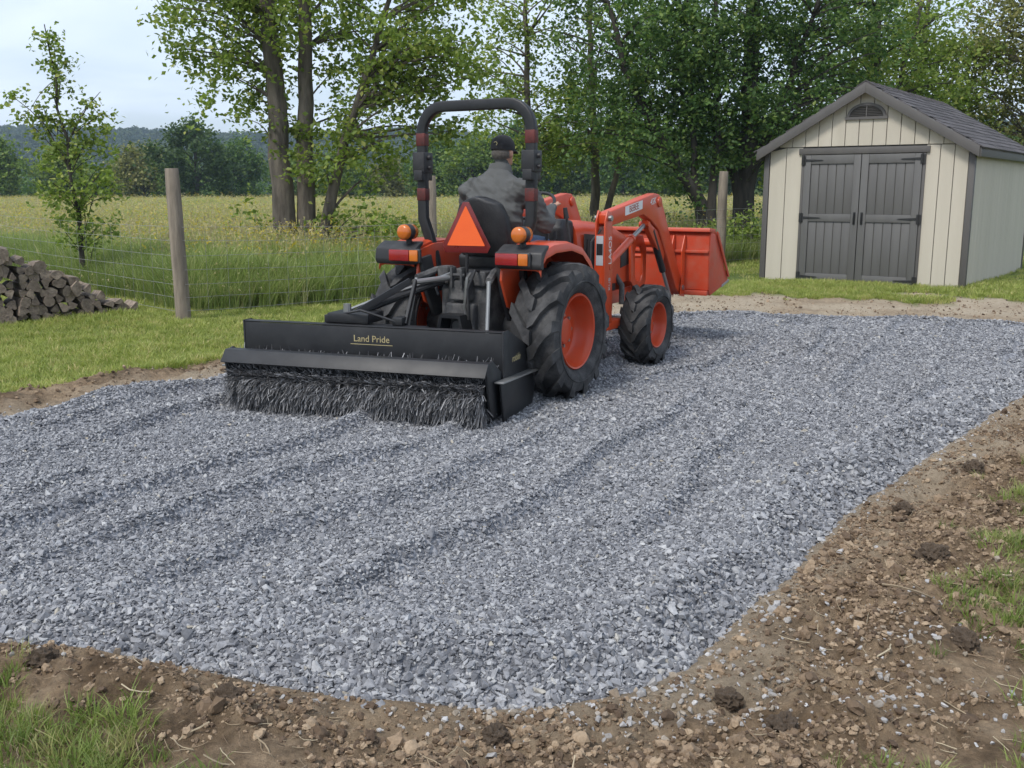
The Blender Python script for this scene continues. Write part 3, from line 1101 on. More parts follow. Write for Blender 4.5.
# sapling
make_tree('young_tree', 'slender young tree with thin stem and airy crown behind the firewood pile', (-6.62, 15.5, tz(-6.62, 15.5)),
          [([(0, 0, 0), (-0.03, 0, 1.2), (-0.10, 0, 2.3), (-0.22, 0, 3.2), (-0.27, 0, 3.95)], 0.045, 0.007),
           ([(-0.08, 0, 1.9), (-0.38, 0, 2.5), (-0.85, 0, 2.95)], 0.016, 0.004),
           ([(-0.10, 0, 2.2), (0.2, 0, 2.75), (0.42, 0.1, 3.0)], 0.014, 0.004)],
          [(0.06, 0, 1.75, 0.50, 0.42, 0.62, 30), (0.12, 0, 1.0, 0.48, 0.4, 0.34, 16), (-0.6, 0, 2.78, 0.38, 0.2, 0.24, 8), (0.28, 0, 2.6, 0.34, 0.25, 0.36, 9),
           (-0.23, 0, 3.3, 0.2, 0.18, 0.5, 8), (-0.1, 0, 2.4, 0.36, 0.3, 0.3, 10), (-0.36, 0, 1.5, 0.25, 0.3, 0.3, 4), (-0.5, 0, 2.2, 0.25, 0.2, 0.2, 3), (0.55, 0, 2.35, 0.2, 0.2, 0.2, 2), (-0.25, 0, 3.72, 0.1, 0.1, 0.22, 6)],
          12, 'light', m_bark_dark, leaf=0.075, per=34, sig=0.14, limb_r=0.016)

# trees behind the operator and between operator and shed
make_tree('tree', 'thin pale tree with one straight slim trunk right behind the operator', (0.35, 27.0, tz(0.35, 27)),
          [([(0, 0, 0), (0.05, 0, 3), (0.0, 0, 6), (-0.1, 0, 9.5)], 0.14, 0.03)],
          [(0, 0, 6.4, 1.7, 1.5, 2.4, 34), (0.2, 0, 3.4, 1.7, 1.3, 1.1, 26), (-0.9, 0, 4.4, 1.0, 1, 0.9, 9), (1.2, 0, 2.8, 1.4, 1.2, 0.7, 16)],
          13, 'light', m_bark, leaf=0.11, per=80, sig=0.34)
make_tree('tree', 'loose mid green tree whose sprays hang over the loader arm', (2.4, 28.5, tz(2.4, 28.5)),
          [([(0, 0, 0), (-0.1, 0, 3), (-0.3, 0, 6), (-0.3, 0, 9)], 0.16, 0.04), ([(0.1, 0, 0), (0.6, 0, 2.4), (1.3, 0, 5.5)], 0.12, 0.03)],
          [(0, 0, 6.3, 2.3, 1.8, 2.4, 56), (0.3, 0, 3.6, 2.2, 1.6, 1.3, 48)],
          14, 'mid', m_bark, leaf=0.115, per=90, sig=0.36)
make_tree('tree', 'big dark tree with a thick dark trunk beside the shed', (5.7, 25.0, tz(5.7, 25)),
          [([(0, 0, 0), (0.05, 0, 3), (0.0, 0, 6), (0.1, 0, 10.5)], 0.30, 0.07), ([(-0.1, 0, 1.4), (-0.9, 0, 3.4), (-1.6, 0, 6.0)], 0.13, 0.03), ([(0.1, 0, 1.8), (1.0, 0, 4.2), (1.9, 0, 7)], 0.13, 0.03)],
          [(-0.2, 0, 6.8, 2.9, 2.3, 2.6, 95), (-1.3, 0, 4.4, 2.2, 1.7, 1.6, 56), (1.6, 0, 4.8, 2.0, 1.7, 1.9, 56), (0, -0.3, 2.9, 2.0, 1.4, 1.1, 40)],
          15, 'dark', m_bark_dark, leaf=0.115, per=100, sig=0.36)
make_tree('tree', 'dark tree with a trunk leaning left over the bucket', (4.75, 24.3, tz(4.75, 24.3)),
          [([(0, 0, 0), (-0.25, 0, 1.2), (-1.0, 0, 2.4), (-2.0, 0, 4.0), (-2.7, 0, 6.2)], 0.20, 0.04), ([(0, 0, 0.8), (0.1, 0, 3), (-0.1, 0, 6.5)], 0.12, 0.03), ([(-0.3, 0, 1.3), (-0.5, 0, 3), (-0.8, 0, 5.5)], 0.10, 0.03)],
          [(-1.9, 0, 5.2, 2.0, 1.6, 2.0, 58), (-1.6, 0, 3.2, 1.9, 1.4, 1.0, 38), (-0.2, 0, 4.2, 1.6, 1.4, 1.5, 34), (-0.6, 0, 1.7, 0.9, 0.8, 0.4, 5)],
          16, 'dark', m_bark_dark, leaf=0.11, per=95, sig=0.34)
make_tree('tree', 'mid green tree rising behind the ridge of the shed', (9.6, 28.0, tz(9.6, 28)),
          [([(0, 0, 0), (0.1, 0, 4), (0.2, 0, 9)], 0.24, 0.05), ([(0.1, 0, 2), (1, 0, 5), (1.6, 0, 8)], 0.12, 0.03)],
          [(0, 0, 6.4, 2.9, 2.2, 2.3, 58), (0.2, 0, 4.0, 2.7, 1.9, 1.6, 60), (-2.0, 0, 3.0, 1.5, 1.2, 1.3, 36)],
          17, 'light', m_bark_dark, leaf=0.12, per=85, sig=0.4, droop=0.15)
make_tree('tree', 'light yellow green tree above the middle of the shed roof', (12.0, 30.5, tz(12, 30.5)),
          [([(0, 0, 0), (-0.1, 0, 4), (0.1, 0, 7.6)], 0.22, 0.05)],
          [(0, 0, 5.0, 2.6, 2.0, 1.6, 64), (0.1, 0, 3.2, 2.4, 1.8, 1.3, 54), (-1.0, 0, 6.7, 1.4, 1.2, 0.9, 16)],
          18, 'light', m_bark, leaf=0.12, per=95, sig=0.42, droop=0.25)
make_tree('tree', 'olive green tree at the right edge behind the shed', (15.0, 30.0, tz(15, 30)),
          [([(0, 0, 0), (0.1, 0, 4), (0.1, 0, 8)], 0.24, 0.05)],
          [(0, 0, 5.2, 2.6, 2.1, 2.0, 80), (-0.1, 0, 3.0, 2.6, 1.9, 1.5, 70), (0.6, 0, 7.3, 1.6, 1.5, 1.2, 30)],
          19, 'olive', m_bark, leaf=0.12, per=95, sig=0.42)

# shrubs under the trees
for i, (sx, sy, rx, rz, lm, lab) in enumerate([
        (4.9, 22.6, 0.9, 0.55, 'light', 'light green shrub under the leaning tree behind the bucket'),
        (6.4, 23.2, 0.9, 0.9, 'dark', 'dark shrub filling the gap between fence post and shed'),
        (3.2, 25.5, 1.0, 0.6, 'light', 'low pale shrub at the meadow edge behind the loader arm'),
        (7.6, 22.8, 0.9, 1.0, 'deep', 'deep green shrub close behind the left corner of the shed')]):
    make_tree('shrub', lab, (sx, sy, tz(sx, sy)), [([(0, 0, 0), (0, 0, rz)], 0.03, 0.01), ([(0, 0, 0), (0.3, 0, rz)], 0.025, 0.01), ([(0, 0, 0), (-0.3, 0.1, rz)], 0.025, 0.01)],
              [(0, 0, rz * 0.95, rx, rx * 0.8, rz * 0.9, 34)], 30 + i, lm, m_bark_dark, leaf=0.085, per=70, sig=0.22, cat='shrub', group='shrubs under the trees', limb_r=0.02)

# trees at the far edge of the meadow
far_var = []


def far_tree_var(seed, leafm, w, h):
    r = np.random.default_rng(seed)
    mb = MB()
    mb.tube([(0, 0, 0), (0.1, 0, h * 0.4), (0, 0, h * 0.8)], [0.28, 0.2, 0.06], 7)
    C = []
    while len(C) < 90:
        p = r.uniform(-1, 1, 3); q = np.linalg.norm(p)
        if q > 1 or r.random() > 0.3 + 0.7 * q: continue
        p = p * np.array([w / 2, w / 2, h * 0.46]) * (1 + 0.18 * math.sin(4 * math.atan2(p[1], p[0]) + seed))
        k = 1 - 0.45 * max(0, p[2] / (h * 0.46))
        C.append((p[0] * k, p[1] * k, h * 0.52 + p[2]))
    C = np.array(C)
    for c in C[::4]:
        a = np.array([0, 0, max(0.4, c[2] - h * 0.2)])
        mb.tube([Vector(a), Vector((a + c) / 2 + np.array([0, 0, 0.2])), Vector(c)], [0.08, 0.05, 0.02], 4, cap=False)
    P = np.repeat(C, 62, 0) + r.normal(0, 1, (90 * 62, 3)) * np.array([0.62, 0.62, 0.45])
    P = P[P[:, 2] > 0.2]
    V, F = leaves(P, 0.42, r, 0.85)
    return (mb.build.__func__, mb, fast_mesh('crown', V, F, LV[leafm]))


def far_proto(seed, leafm, w, h):
    _, mb, cm = far_tree_var(seed, leafm, w, h)
    me = bpy.data.meshes.new('trunk'); me.from_pydata(mb.v, [], mb.f); me.materials.append(m_bark_dark); me.shade_smooth()
    return me, cm


FV = {'deep': far_proto(60, 'deep', 9.5, 10.5), 'mid': far_proto(61, 'mid', 8, 8.5), 'light': far_proto(62, 'light', 8, 8), 'dark': far_proto(63, 'dark', 8.5, 9.5),
      'olive': far_proto(64, 'olive', 7.5, 8)}
# (pixel column kept only to choose spacing: world x, y)
far_list = [(-72, 128, 'olive', 1.0), (-64, 126, 'mid', 0.95), (-58, 132, 'light', 0.9), (-51, 135, 'mid', 0.7), (-47, 130, 'olive', 0.95), (-42, 128, 'mid', 0.72), (-36.5, 118, 'deep', 1.0),
            (-33, 124, 'dark', 0.82), (-27, 130, 'mid', 0.85), (-21, 126, 'mid', 0.8), (-15, 128, 'olive', 0.75), (-9, 122, 'dark', 0.85), (-4.5, 118, 'mid', 0.95), (1, 120, 'dark', 1.0),
            (7, 124, 'mid', 1.0), (13, 120, 'dark', 1.05), (20, 122, 'mid', 1.1), (27, 120, 'deep', 1.0), (34, 124, 'dark', 1.1), (42, 122, 'mid', 1.1), (50, 126, 'dark', 1.1), (59, 124, 'mid', 1.1), (68, 128, 'olive', 1.1),
            (-78, 134, 'dark', 1.0)]
far_list.sort(key=lambda q: q[0] / q[1])
FORD = ['first', 'second', 'third', 'fourth', 'fifth', 'sixth', 'seventh', 'eighth', 'ninth', 'tenth', 'eleventh', 'twelfth']
for i, (fx, fy, kd, sc) in enumerate(far_list):
    o = empty('far_tree', (fx, fy, tz(fx, fy) - 0.1), i * 1.7)
    o.scale = (sc, sc, sc)
    side_ = '%s from the left' % FORD[i] if i < 12 else '%s from the right' % FORD[len(far_list) - 1 - i]
    lab = '%s tree, %s in the row at the far meadow edge' % ({'deep': 'deep green broad', 'mid': 'mid green rounded', 'light': 'pale green rounded', 'dark': 'dark green full', 'olive': 'olive green rounded'}[kd], side_)
    tag(o, lab, 'tree', 'trees along the far edge of the meadow')
    link('trunk', FV[kd][0], o); link('crown', FV[kd][1], o)
# low brush closing the gaps at the far edge
P = []
for i in range(420):
    bx = rng.uniform(-95, 90); by = rng.uniform(132, 150); hh = rng.uniform(2.2, 5.5)
    P.append(np.array([bx, by, tz(bx, by)]) + rng.normal(0, 1, (60, 3)) * np.array([1.3, 1.0, hh * 0.24]) + np.array([0, 0, hh * 0.5]))
V, F = leaves(np.concatenate(P), 0.55, rng, 0.9)
tag(link('far_brush', fast_mesh('far_brush', V, F, LV['dark'])), 'low dark brush closing the gaps along the far meadow edge', 'brush', kind='stuff')

# ================================================================== fence
m_post = simple('weathered fence post wood', (0.30, 0.25, 0.195), (0.14, 0.115, 0.09), scale=14, rough=0.9, bump=0.6, bscale=50, stretch=(1, 1, 0.12))
m_wire = simple('galvanised wire', (0.42, 0.42, 0.41), (0.28, 0.27, 0.26), rough=0.5, metal=0.6)
fence = tag(empty('wire_fence', (-4.3, 12.75, 0)), 'wire mesh fence on round weathered wooden posts before the tall grass', 'fence')
posts = FENCE
for i, (fx, fy) in enumerate(posts):
    r = np.random.default_rng(70 + i)
    zb = tz(fx, fy); hh = [1.75, 1.85, 1.86, 1.9, 1.85][i]; rad = [0.08, 0.088, 0.078, 0.095, 0.08][i]
    lx, ly = fx + 4.3, fy - 12.75
    tl = [(0, 0), (-0.035, 0), (0, 0), (0.01, 0), (0, 0)][i]
    mb = MB()
    m = 7
    pts = [(lx + tl[0] * (k / m) + r.normal(0, 0.003), ly + r.normal(0, 0.003), zb - 0.1 + (hh + 0.1) * k / m) for k in range(m + 1)]
    rr = [rad * (1.06 - 0.08 * k / m) for k in range(m + 1)]
    rr[-1] *= 0.93
    mb.tube(pts, rr, 14)
    mb.build('post', m_post, fence, bevel=0.006, smooth=50)
heights = [0.12, 0.28, 0.45, 0.62, 0.80, 0.98, 1.15]
for i in range(len(posts) - 1):
    (ax, ay), (bx, by) = posts[i], posts[i + 1]
    A = np.array([ax + 4.3, ay - 12.75]); B = np.array([bx + 4.3, by - 12.75])
    za, zb = tz(ax, ay), tz(bx, by)
    dirv = (B - A) / np.linalg.norm(B - A); nv = np.array([dirv[1], -dirv[0]]) * 0.09
    for h in heights:
        mb = MB()
        pts = []
        for k in range(9):
            t = k / 8
            p = A + (B - A) * t + nv
            pts.append((p[0], p[1], za + (zb - za) * t + h - 0.02 * math.sin(math.pi * t) + 0.006 * math.sin(9 * t + h * 20 + i)))
        mb.tube(pts, 0.0026, 5)
        mb.build('wire', m_wire, fence, smooth=60)
    mb = MB()
    L = np.linalg.norm(B - A); nst = int(L / 0.30)
    for k in range(1, nst):
        t = k / nst; p = A + (B - A) * t + nv; z0 = za + (zb - za) * t
        mb.tube([(p[0], p[1], z0 + heights[0]), (p[0] + 0.004, p[1], z0 + 0.6), (p[0], p[1], z0 + heights[-1] - 0.02)], 0.0017, 4)
    mb.build('stay_wires', m_wire, fence, smooth=60)

# ================================================================== firewood pile
m_wood_end = simple('weathered log', (0.27, 0.215, 0.165), (0.11, 0.085, 0.065), scale=16, rough=0.95, bump=0.7, bscale=60, rnd=0.35)
PO = np.array([-4.95, 12.95]); PD = np.array([-0.78, -0.62]); PD /= np.linalg.norm(PD)       # from the low right end towards the left
PN = np.array([-PD[1], PD[0]])                         # faces the camera side
if PN @ (-PO) < 0: PN = -PN


def log_mesh(seed):
    r = np.random.default_rng(seed)
    n = r.integers(7, 10)
    kind = r.random()
    a0 = r.uniform(0, 6.28)
    pts = []
    if kind < 0.85:      # split wedge
        span = r.uniform(1.3, 2.6)
        arc = [(math.cos(a0 + span * (k / (n - 3) - 0.5)), math.sin(a0 + span * (k / (n - 3) - 0.5))) for k in range(n - 2)]
        pts = arc + [(math.cos(a0 + 2.8) * 0.45, math.sin(a0 + 2.8) * 0.45), (math.cos(a0 - 2.7) * 0.35, math.sin(a0 - 2.7) * 0.35)]
    else:
        pts = [(math.cos(a0 + 6.283 * k / n) * r.uniform(0.8, 1.05), math.sin(a0 + 6.283 * k / n) * r.uniform(0.75, 1.0)) for k in range(n)]
    P = np.array(pts); P -= P.mean(0); P *= 0.078 / np.abs(P).max() * r.uniform(0.95, 1.2)
    P[:, 1] *= 0.86
    L = r.uniform(0.34, 0.42)
    mb = MB()
    rings = 4
    v = []; m = len(P)
    for k in range(rings):
        t = k / (rings - 1)
        q = P * (1 + 0.06 * math.sin(3 * t + seed)) + np.array([0.008 * math.sin(2 * t + seed), 0])
        for a in q:
            v.append((a[0], (t - 0.5) * L + (r.normal(0, 0.004) if k in (0, rings - 1) else 0), a[1]))
    f = [(k * m + i, k * m + (i + 1) % m, (k + 1) * m + (i + 1) % m, (k + 1) * m + i) for k in range(rings - 1) for i in range(m)]
    f += [tuple(range(m))[::-1], tuple((rings - 1) * m + i for i in range(m))]
    mb.add(v, f)
    me = bpy.data.meshes.new('log'); me.from_pydata(mb.v, [], mb.f)
    bm = bmesh.new(); bm.from_mesh(me); bmesh.ops.recalc_face_normals(bm, faces=bm.faces); bm.to_mesh(me); bm.free()
    me.materials.append(m_wood_end)
    me.shade_smooth(); me.set_sharp_from_angle(angle=R(40))
    return me


ORD = ['first', 'second', 'third', 'fourth', 'fifth', 'sixth', 'seventh', 'eighth', 'ninth', 'tenth', 'eleventh', 'twelfth', 'thirteenth', 'fourteenth', 'fifteenth',
       'sixteenth', 'seventeenth', 'eighteenth', 'nineteenth', 'twentieth', 'twenty-first', 'twenty-second', 'twenty-third', 'twenty-fourth', 'twenty-fifth']
ROWN = ['bottom row', 'second row up', 'third row up', 'fourth row up', 'fifth row up', 'sixth row up', 'seventh row up', 'eighth row up', 'top row', 'crest']
log_v = [log_mesh(s_) for s_ in range(16)]
yaw = math.atan2(PN[1], PN[0]) - math.pi / 2
for row in range(10):
    zc = 0.055 + row * 0.098
    start = row * 0.18 + rng.uniform(0, 0.05)
    s0 = start
    cnt = -1
    while s0 < 2.45:
        if zc > 0.95: break
        lx, ly = PO + PD * s0 + PN * rng.normal(0, 0.02)
        o = link('split_log', log_v[rng.integers(0, 16)])
        o.location = (lx, ly, tz(lx, ly) + zc + rng.normal(0, 0.008))
        o.rotation_euler = (rng.normal(0, 0.04), rng.choice([0, 1.6, 3.1, 4.7]) + rng.normal(0, 0.3), yaw + rng.normal(0, 0.06) + rng.choice([0, math.pi]))
        k = rng.uniform(0.9, 1.12)
        o.scale = (k, 1, k)
        cnt += 1
        lab = '%s split log from the right end, %s of the firewood pile' % (ORD[cnt], ROWN[row])
        tag(o, lab, 'log', 'firewood logs stacked in the pile')
        s0 += rng.uniform(0.118, 0.142)


# ================================================================== shed
m_siding = simple('cream painted siding', (0.52, 0.475, 0.39), (0.46, 0.42, 0.34), scale=3, rough=0.75, bump=0.18, bscale=70, stretch=(1, 1, 0.08))
m_back = simple('dark sheathing', (0.10, 0.095, 0.085), rough=0.9)  # dark base colour of the backing seen through the board gaps
m_trim = simple('taupe grey trim paint', (0.105, 0.098, 0.092), (0.088, 0.082, 0.077), scale=5, rough=0.6, bump=0.1, bscale=60, stretch=(1, 1, 0.1))
m_door = simple('grey door paint', (0.125, 0.122, 0.117), (0.105, 0.102, 0.098), scale=5, rough=0.6, bump=0.15, bscale=60, stretch=(1, 1, 0.1))
m_iron = simple('black iron', (0.014, 0.014, 0.015), (0.022, 0.021, 0.02), rough=0.5)
m_shingle = simple('dark asphalt shingle', (0.115, 0.105, 0.108), (0.065, 0.06, 0.062), scale=25, rough=0.95, bump=0.6, bscale=160, rnd=0.28)
m_soffit = simple('soffit', (0.12, 0.112, 0.105), rough=0.7)

W_, D_, HE, HA = 3.36, 4.9, 2.20, 3.18       # width, depth, eave height, apex height of the walls
shed = tag(empty('garden_shed', (4.37, 17.66, 0.09), R(-36)), 'cream board-sided garden shed with grey double doors and dark shingle roof', 'shed')


def top_z(x):
    return HE + (HA - HE) * (1 - abs(x - W_ / 2) / (W_ / 2))


# shell behind the boards
MB().prism([(0.03, 0.0), (W_ - 0.03, 0.0), (W_ - 0.03, HE - 0.03), (W_ / 2, HA - 0.03), (0.03, HE - 0.03)], 'y', 0.03, D_ - 0.03).build('wall_shell', m_back, shed)
# front: lower boards beside the door, gable boards above a flashing line
DX0, DX1, DZ = 0.70, 2.60, 2.13
SPLIT = 2.262
bw = 0.245


def board(x0, x1, z0, zt0, zt1, peak=None, y0=0.0, y1=0.028):
    poly = [(x0, z0), (x1, z0), (x1, zt1)] + ([peak] if peak else []) + [(x0, zt0)]
    MB().prism(poly, 'y', y0, y1).build('siding_board', m_siding, shed, bevel=0.004, seg=1)


gap = 0.010
for a, b in ((0.085, DX0 - 0.04), (DX1 + 0.04, W_ - 0.085)):
    k = max(1, round((b - a) / bw)); wv = (b - a) / k
    for i in range(k):
        x0, x1 = a + i * wv + gap / 2, a + (i + 1) * wv - gap / 2
        zt0, zt1 = min(SPLIT - 0.006, top_z(x0) - 0.05), min(SPLIT - 0.006, top_z(x1) - 0.05)
        board(x0, x1, 0.02, zt0, zt1)
k = 13; wv = (W_ - 0.5) / k
for i in range(k):
    x0, x1 = 0.25 + i * wv + gap / 2, 0.25 + (i + 1) * wv - gap / 2
    z0, z1 = top_z(x0) - 0.03, top_z(x1) - 0.03
    if max(z0, z1) < SPLIT + 0.03: continue
    pk = (W_ / 2, HA - 0.03) if x0 < W_ / 2 < x1 else None
    board(x0, x1, SPLIT + 0.006, max(z0, SPLIT + 0.02), max(z1, SPLIT + 0.02), pk, -0.006, 0.026)
# right side wall boards, left side and back boards
k = 21; wv = (D_ - 0.16) / k
for i in range(k):
    a, b = 0.08 + i * wv + gap / 2, 0.08 + (i + 1) * wv - gap / 2
    MB().prism([(a, 0.02), (b, 0.02), (b, HE - 0.02), (a, HE - 0.02)], 'x', W_ - 0.028, W_).build('siding_board', m_siding, shed, bevel=0.004, seg=1)
    MB().prism([(a, 0.02), (b, 0.02), (b, HE - 0.02), (a, HE - 0.02)], 'x', 0.0, 0.028).build('siding_board', m_siding, shed, bevel=0.004, seg=1)
for i in range(13):
    x0, x1 = 0.09 + i * 0.2446, 0.09 + (i + 1) * 0.2446 - gap
    pk = (W_ / 2, HA - 0.03) if x0 < W_ / 2 < x1 else None
    board(x0, x1, 0.02, top_z(x0) - 0.04, top_z(x1) - 0.04, pk, D_ - 0.028, D_)
# corner trim
for x0, x1 in ((-0.012, 0.08), (W_ - 0.08, W_ + 0.012)):
    MB().b2((x0, -0.016, 0), (x1, 0.03, HE + 0.005)).build('corner_trim', m_trim, shed, bevel=0.004)
MB().b2((W_ - 0.03, 0.031, 0), (W_ + 0.0125, 0.078, HE - 0.01)).build('corner_trim', m_trim, shed, bevel=0.004)
MB().b2((W_ - 0.03, D_ - 0.08, 0), (W_ + 0.012, D_ + 0.012, HE - 0.01)).build('corner_trim', m_trim, shed, bevel=0.004)
MB().b2((0.02, -0.004, -0.25), (W_ - 0.02, 0.05, 0.015)).build('skid_beam', m_trim, shed)
MB().b2((W_ - 0.05, 0.06, -0.25), (W_ - 0.006, D_ - 0.05, 0.015)).build('skid_beam', m_trim, shed)
# roof: two slabs with fascia
ov, fo = 0.09, 0.14
sl = (HA - HE) / (W_ / 2)
ang = math.atan(sl)
for sgn in (-1, 1):
    ex = W_ / 2 + sgn * (W_ / 2 + ov)
    ez = HE - sl * ov
    n_ = 0.055 / math.cos(ang)
    MB().prism([(W_ / 2, HA), (ex, ez), (ex, ez + n_), (W_ / 2, HA + n_)], 'y', -fo, D_ + fo).build('roof_deck', m_soffit, shed)
    # rake fascia in front and at the back, eave fascia along the side
    for y0, y1 in ((-fo - 0.028, -fo - 0.001), (D_ + fo + 0.001, D_ + fo + 0.028)):
        MB().prism([(W_ / 2, HA - 0.095), (ex, ez - 0.095), (ex, ez + n_ + 0.006), (W_ / 2, HA + n_ + 0.006)], 'y', y0, y1).build('rake_trim', m_trim, shed, bevel=0.004)
    MB().b2((ex, -fo, ez - 0.09), (ex + sgn * 0.022, D_ + fo, ez + n_ - 0.005)).build('eave_trim', m_trim, shed, bevel=0.004)
    # shingles: courses from eave to ridge, each tab its own piece
    Ls = math.hypot(W_ / 2 + ov, (W_ / 2 + ov) * sl)
    nc = 13; ex_s = (Ls + 0.03) / nc
    ux, uz = -sgn * math.cos(ang), math.sin(ang)
    nx, nz = sgn * math.sin(ang), math.cos(ang)
    ntab = 13; tabw = (D_ + 2 * fo + 0.05) / ntab
    base_mesh = None
    roof = empty('roof', (0, 0, 0), 0, shed)
    for c in range(nc):
        for t in range(ntab):
            y0 = -fo - 0.03 + t * tabw + (tabw / 2 if c % 2 else 0)
            if base_mesh is None:
                mb = MB()
                q = [(0.0, 0.0), (ex_s + 0.05, 0.0)]
                v = []
                for yy in (0.004, tabw - 0.004):
                    for d, hgt in ((0.0, 0.004), (0.0, 0.022), (ex_s + 0.05, 0.012), (ex_s + 0.05, 0.001)):
                        v.append((ux * d + nx * hgt, yy, uz * d + nz * hgt))
                mb.add(v, [(0, 1, 2, 3), (7, 6, 5, 4), (0, 4, 5, 1), (1, 5, 6, 2), (2, 6, 7, 3), (3, 7, 4, 0)])
                so = mb.build('shingle', m_shingle, roof, smooth=0)
                base_mesh = so.data
            else:
                so = link('shingle', base_mesh, roof)
            d0 = c * ex_s - 0.03
            h0 = n_ * math.cos(ang)
            so.location = (ex + ux * d0 + nx * h0 + nx * rng.uniform(0, 0.004), y0, ez + uz * d0 + nz * h0 + nz * rng.uniform(0, 0.004))
            if y0 + tabw > D_ + fo + 0.05: so.scale = (1, (D_ + fo + 0.05 - y0) / tabw, 1)
# ridge caps
for t in range(16):
    y0 = -fo - 0.03 + t * (D_ + 2 * fo + 0.06) / 16
    mb = MB(); ww = 0.14; zt = HA + 0.055 / math.cos(ang) + 0.016
    y1 = y0 + (D_ + 2 * fo + 0.06) / 16 + 0.03
    v = []
    for yy, up in ((y0, 0.022), (y1, 0.006)):
        v += [(W_ / 2 - ww, yy, zt - ww * sl + up), (W_ / 2, yy, zt + up), (W_ / 2 + ww, yy, zt - ww * sl + up),
              (W_ / 2 - ww, yy, zt - ww * sl + up - 0.012), (W_ / 2, yy, zt + up - 0.012), (W_ / 2 + ww, yy, zt - ww * sl + up - 0.012)]
    mb.add(v, [(0, 6, 7, 1), (1, 7, 8, 2), (3, 4, 10, 9), (4, 5, 11, 10), (0, 1, 4, 3), (1, 2, 5, 4), (6, 9, 10, 7), (7, 10, 11, 8), (0, 3, 9, 6), (2, 8, 11, 5)])
    mb.build('ridge_shingle', m_shingle, shed, smooth=0)
# header and jamb trim
MB().b2((DX0 - 0.10, -0.034, DZ + 0.012), (DX1 + 0.10, 0.012, DZ + 0.115)).build('door_header', m_trim, shed, bevel=0.004)
for x0 in (DX0 - 0.05, DX1 + 0.006):
    MB().b2((x0, -0.022, 0.02), (x0 + 0.044, 0.02, DZ + 0.01)).build('door_jamb', m_trim, shed, bevel=0.004)
# double doors
mid = (DX0 + DX1) / 2
for x0, x1, hs in ((DX0, mid - 0.006, -1), (mid + 0.006, DX1, 1)):
    door = MB().b2((x0, 0.0, 0.03), (x1, 0.025, DZ)).build('door', m_back, shed)
    fw = 0.115
    for a, b in ((x0, x0 + fw), (x1 - fw, x1)):
        MB().b2((a, -0.034, 0.03), (b, -0.001, DZ)).build('stile', m_door, door, bevel=0.005)
    for a, b in ((0.03, 0.17), (1.04, 1.165), (DZ - 0.145, DZ)):
        MB().b2((x0 + fw + 0.001, -0.031, a), (x1 - fw - 0.001, -0.001, b)).build('rail', m_door, door, bevel=0.005)
    for za, zb in ((0.171, 1.039), (1.166, DZ - 0.146)):
        k = 5; wv = (x1 - x0 - 2 * fw) / k
        for i in range(k):
            a = x0 + fw + i * wv
            MB().b2((a + 0.006, -0.013, za), (a + wv - 0.006, -0.001, zb)).build('plank', m_door, door, bevel=0.003)
    hx_ = x0 if hs < 0 else x1
    for hz in (0.11, 1.10, DZ - 0.085):
        mb = MB()
        s_ = -hs
        mb.prism([(hx_ + s_ * 0.03, hz - 0.022), (hx_ + s_ * 0.30, hz - 0.008), (hx_ + s_ * 0.33, hz), (hx_ + s_ * 0.30, hz + 0.008), (hx_ + s_ * 0.03, hz + 0.022)], 'y', -0.042, -0.0345)
        mb.b2((hx_ - s_ * 0.045, -0.043, hz - 0.075), (hx_ + s_ * 0.028, -0.035, hz + 0.075))
        mb.cyl((hx_ - s_ * 0.004, -0.047, hz - 0.08), (hx_ - s_ * 0.004, -0.047, hz + 0.08), 0.012, 10)
        mb.build('strap_hinge', m_iron, door, bevel=0.002, seg=1)
    hx2 = x1 - 0.055 if hs < 0 else x0 + 0.055
    mb = MB()
    mb.b2((hx2 - 0.02, -0.042, 1.00), (hx2 + 0.02, -0.0345, 1.20))
    mb.tube([(hx2, -0.04, 1.18), (hx2, -0.075, 1.165), (hx2, -0.082, 1.10), (hx2, -0.075, 1.035), (hx2, -0.04, 1.02)], 0.009, 8)
    mb.build('door_handle', m_iron, door, bevel=0.0)
# gable vent
vent = empty('gable_vent', (W_ / 2 + 0.0, -0.008, 2.68), 0, shed)
arc = [(0.27 * math.cos(t), 0.045 + 0.17 * math.sin(t)) for t in np.linspace(0, math.pi, 17)]
outer = [(0.31, 0.045)] + [(0.31 * math.cos(t), 0.045 + 0.215 * math.sin(t)) for t in np.linspace(0, math.pi, 17)][1:-1] + [(-0.31, 0.045)]
mb = MB()
n = len(arc)
v = [(p[0], -0.03, p[1]) for p in outer] + [(p[0], -0.03, p[1]) for p in arc] + [(p[0], 0.0, p[1]) for p in outer] + [(p[0], 0.0, p[1]) for p in arc]
f = []
for i in range(n - 1):
    f += [(i, i + 1, n + i + 1, n + i), (i, 2 * n + i, 2 * n + i + 1, i + 1), (n + i, n + i + 1, 3 * n + i + 1, 3 * n + i)]
mb.add(v, f)
mb.b2((-0.34, -0.035, 0.0), (0.34, 0.0, 0.044))
mb.build('vent_frame', m_trim, vent, bevel=0.0)
MB().prism(arc, 'y', -0.004, -0.001).build('vent_screen', m_back, vent)
for i in range(6):
    zz = 0.06 + i * 0.026
    hw = 0.265 * math.sqrt(max(0.02, 1 - ((zz - 0.045 + 0.012) / 0.17) ** 2))
    MB().box((0, -0.013, zz), (2 * hw, 0.020, 0.004), (R(-38), 0, 0)).build('louver', m_trim, vent)
MB().b2((-0.008, -0.028, 0.046), (0.008, -0.004, 0.205)).build('vent_mullion', m_trim, vent)


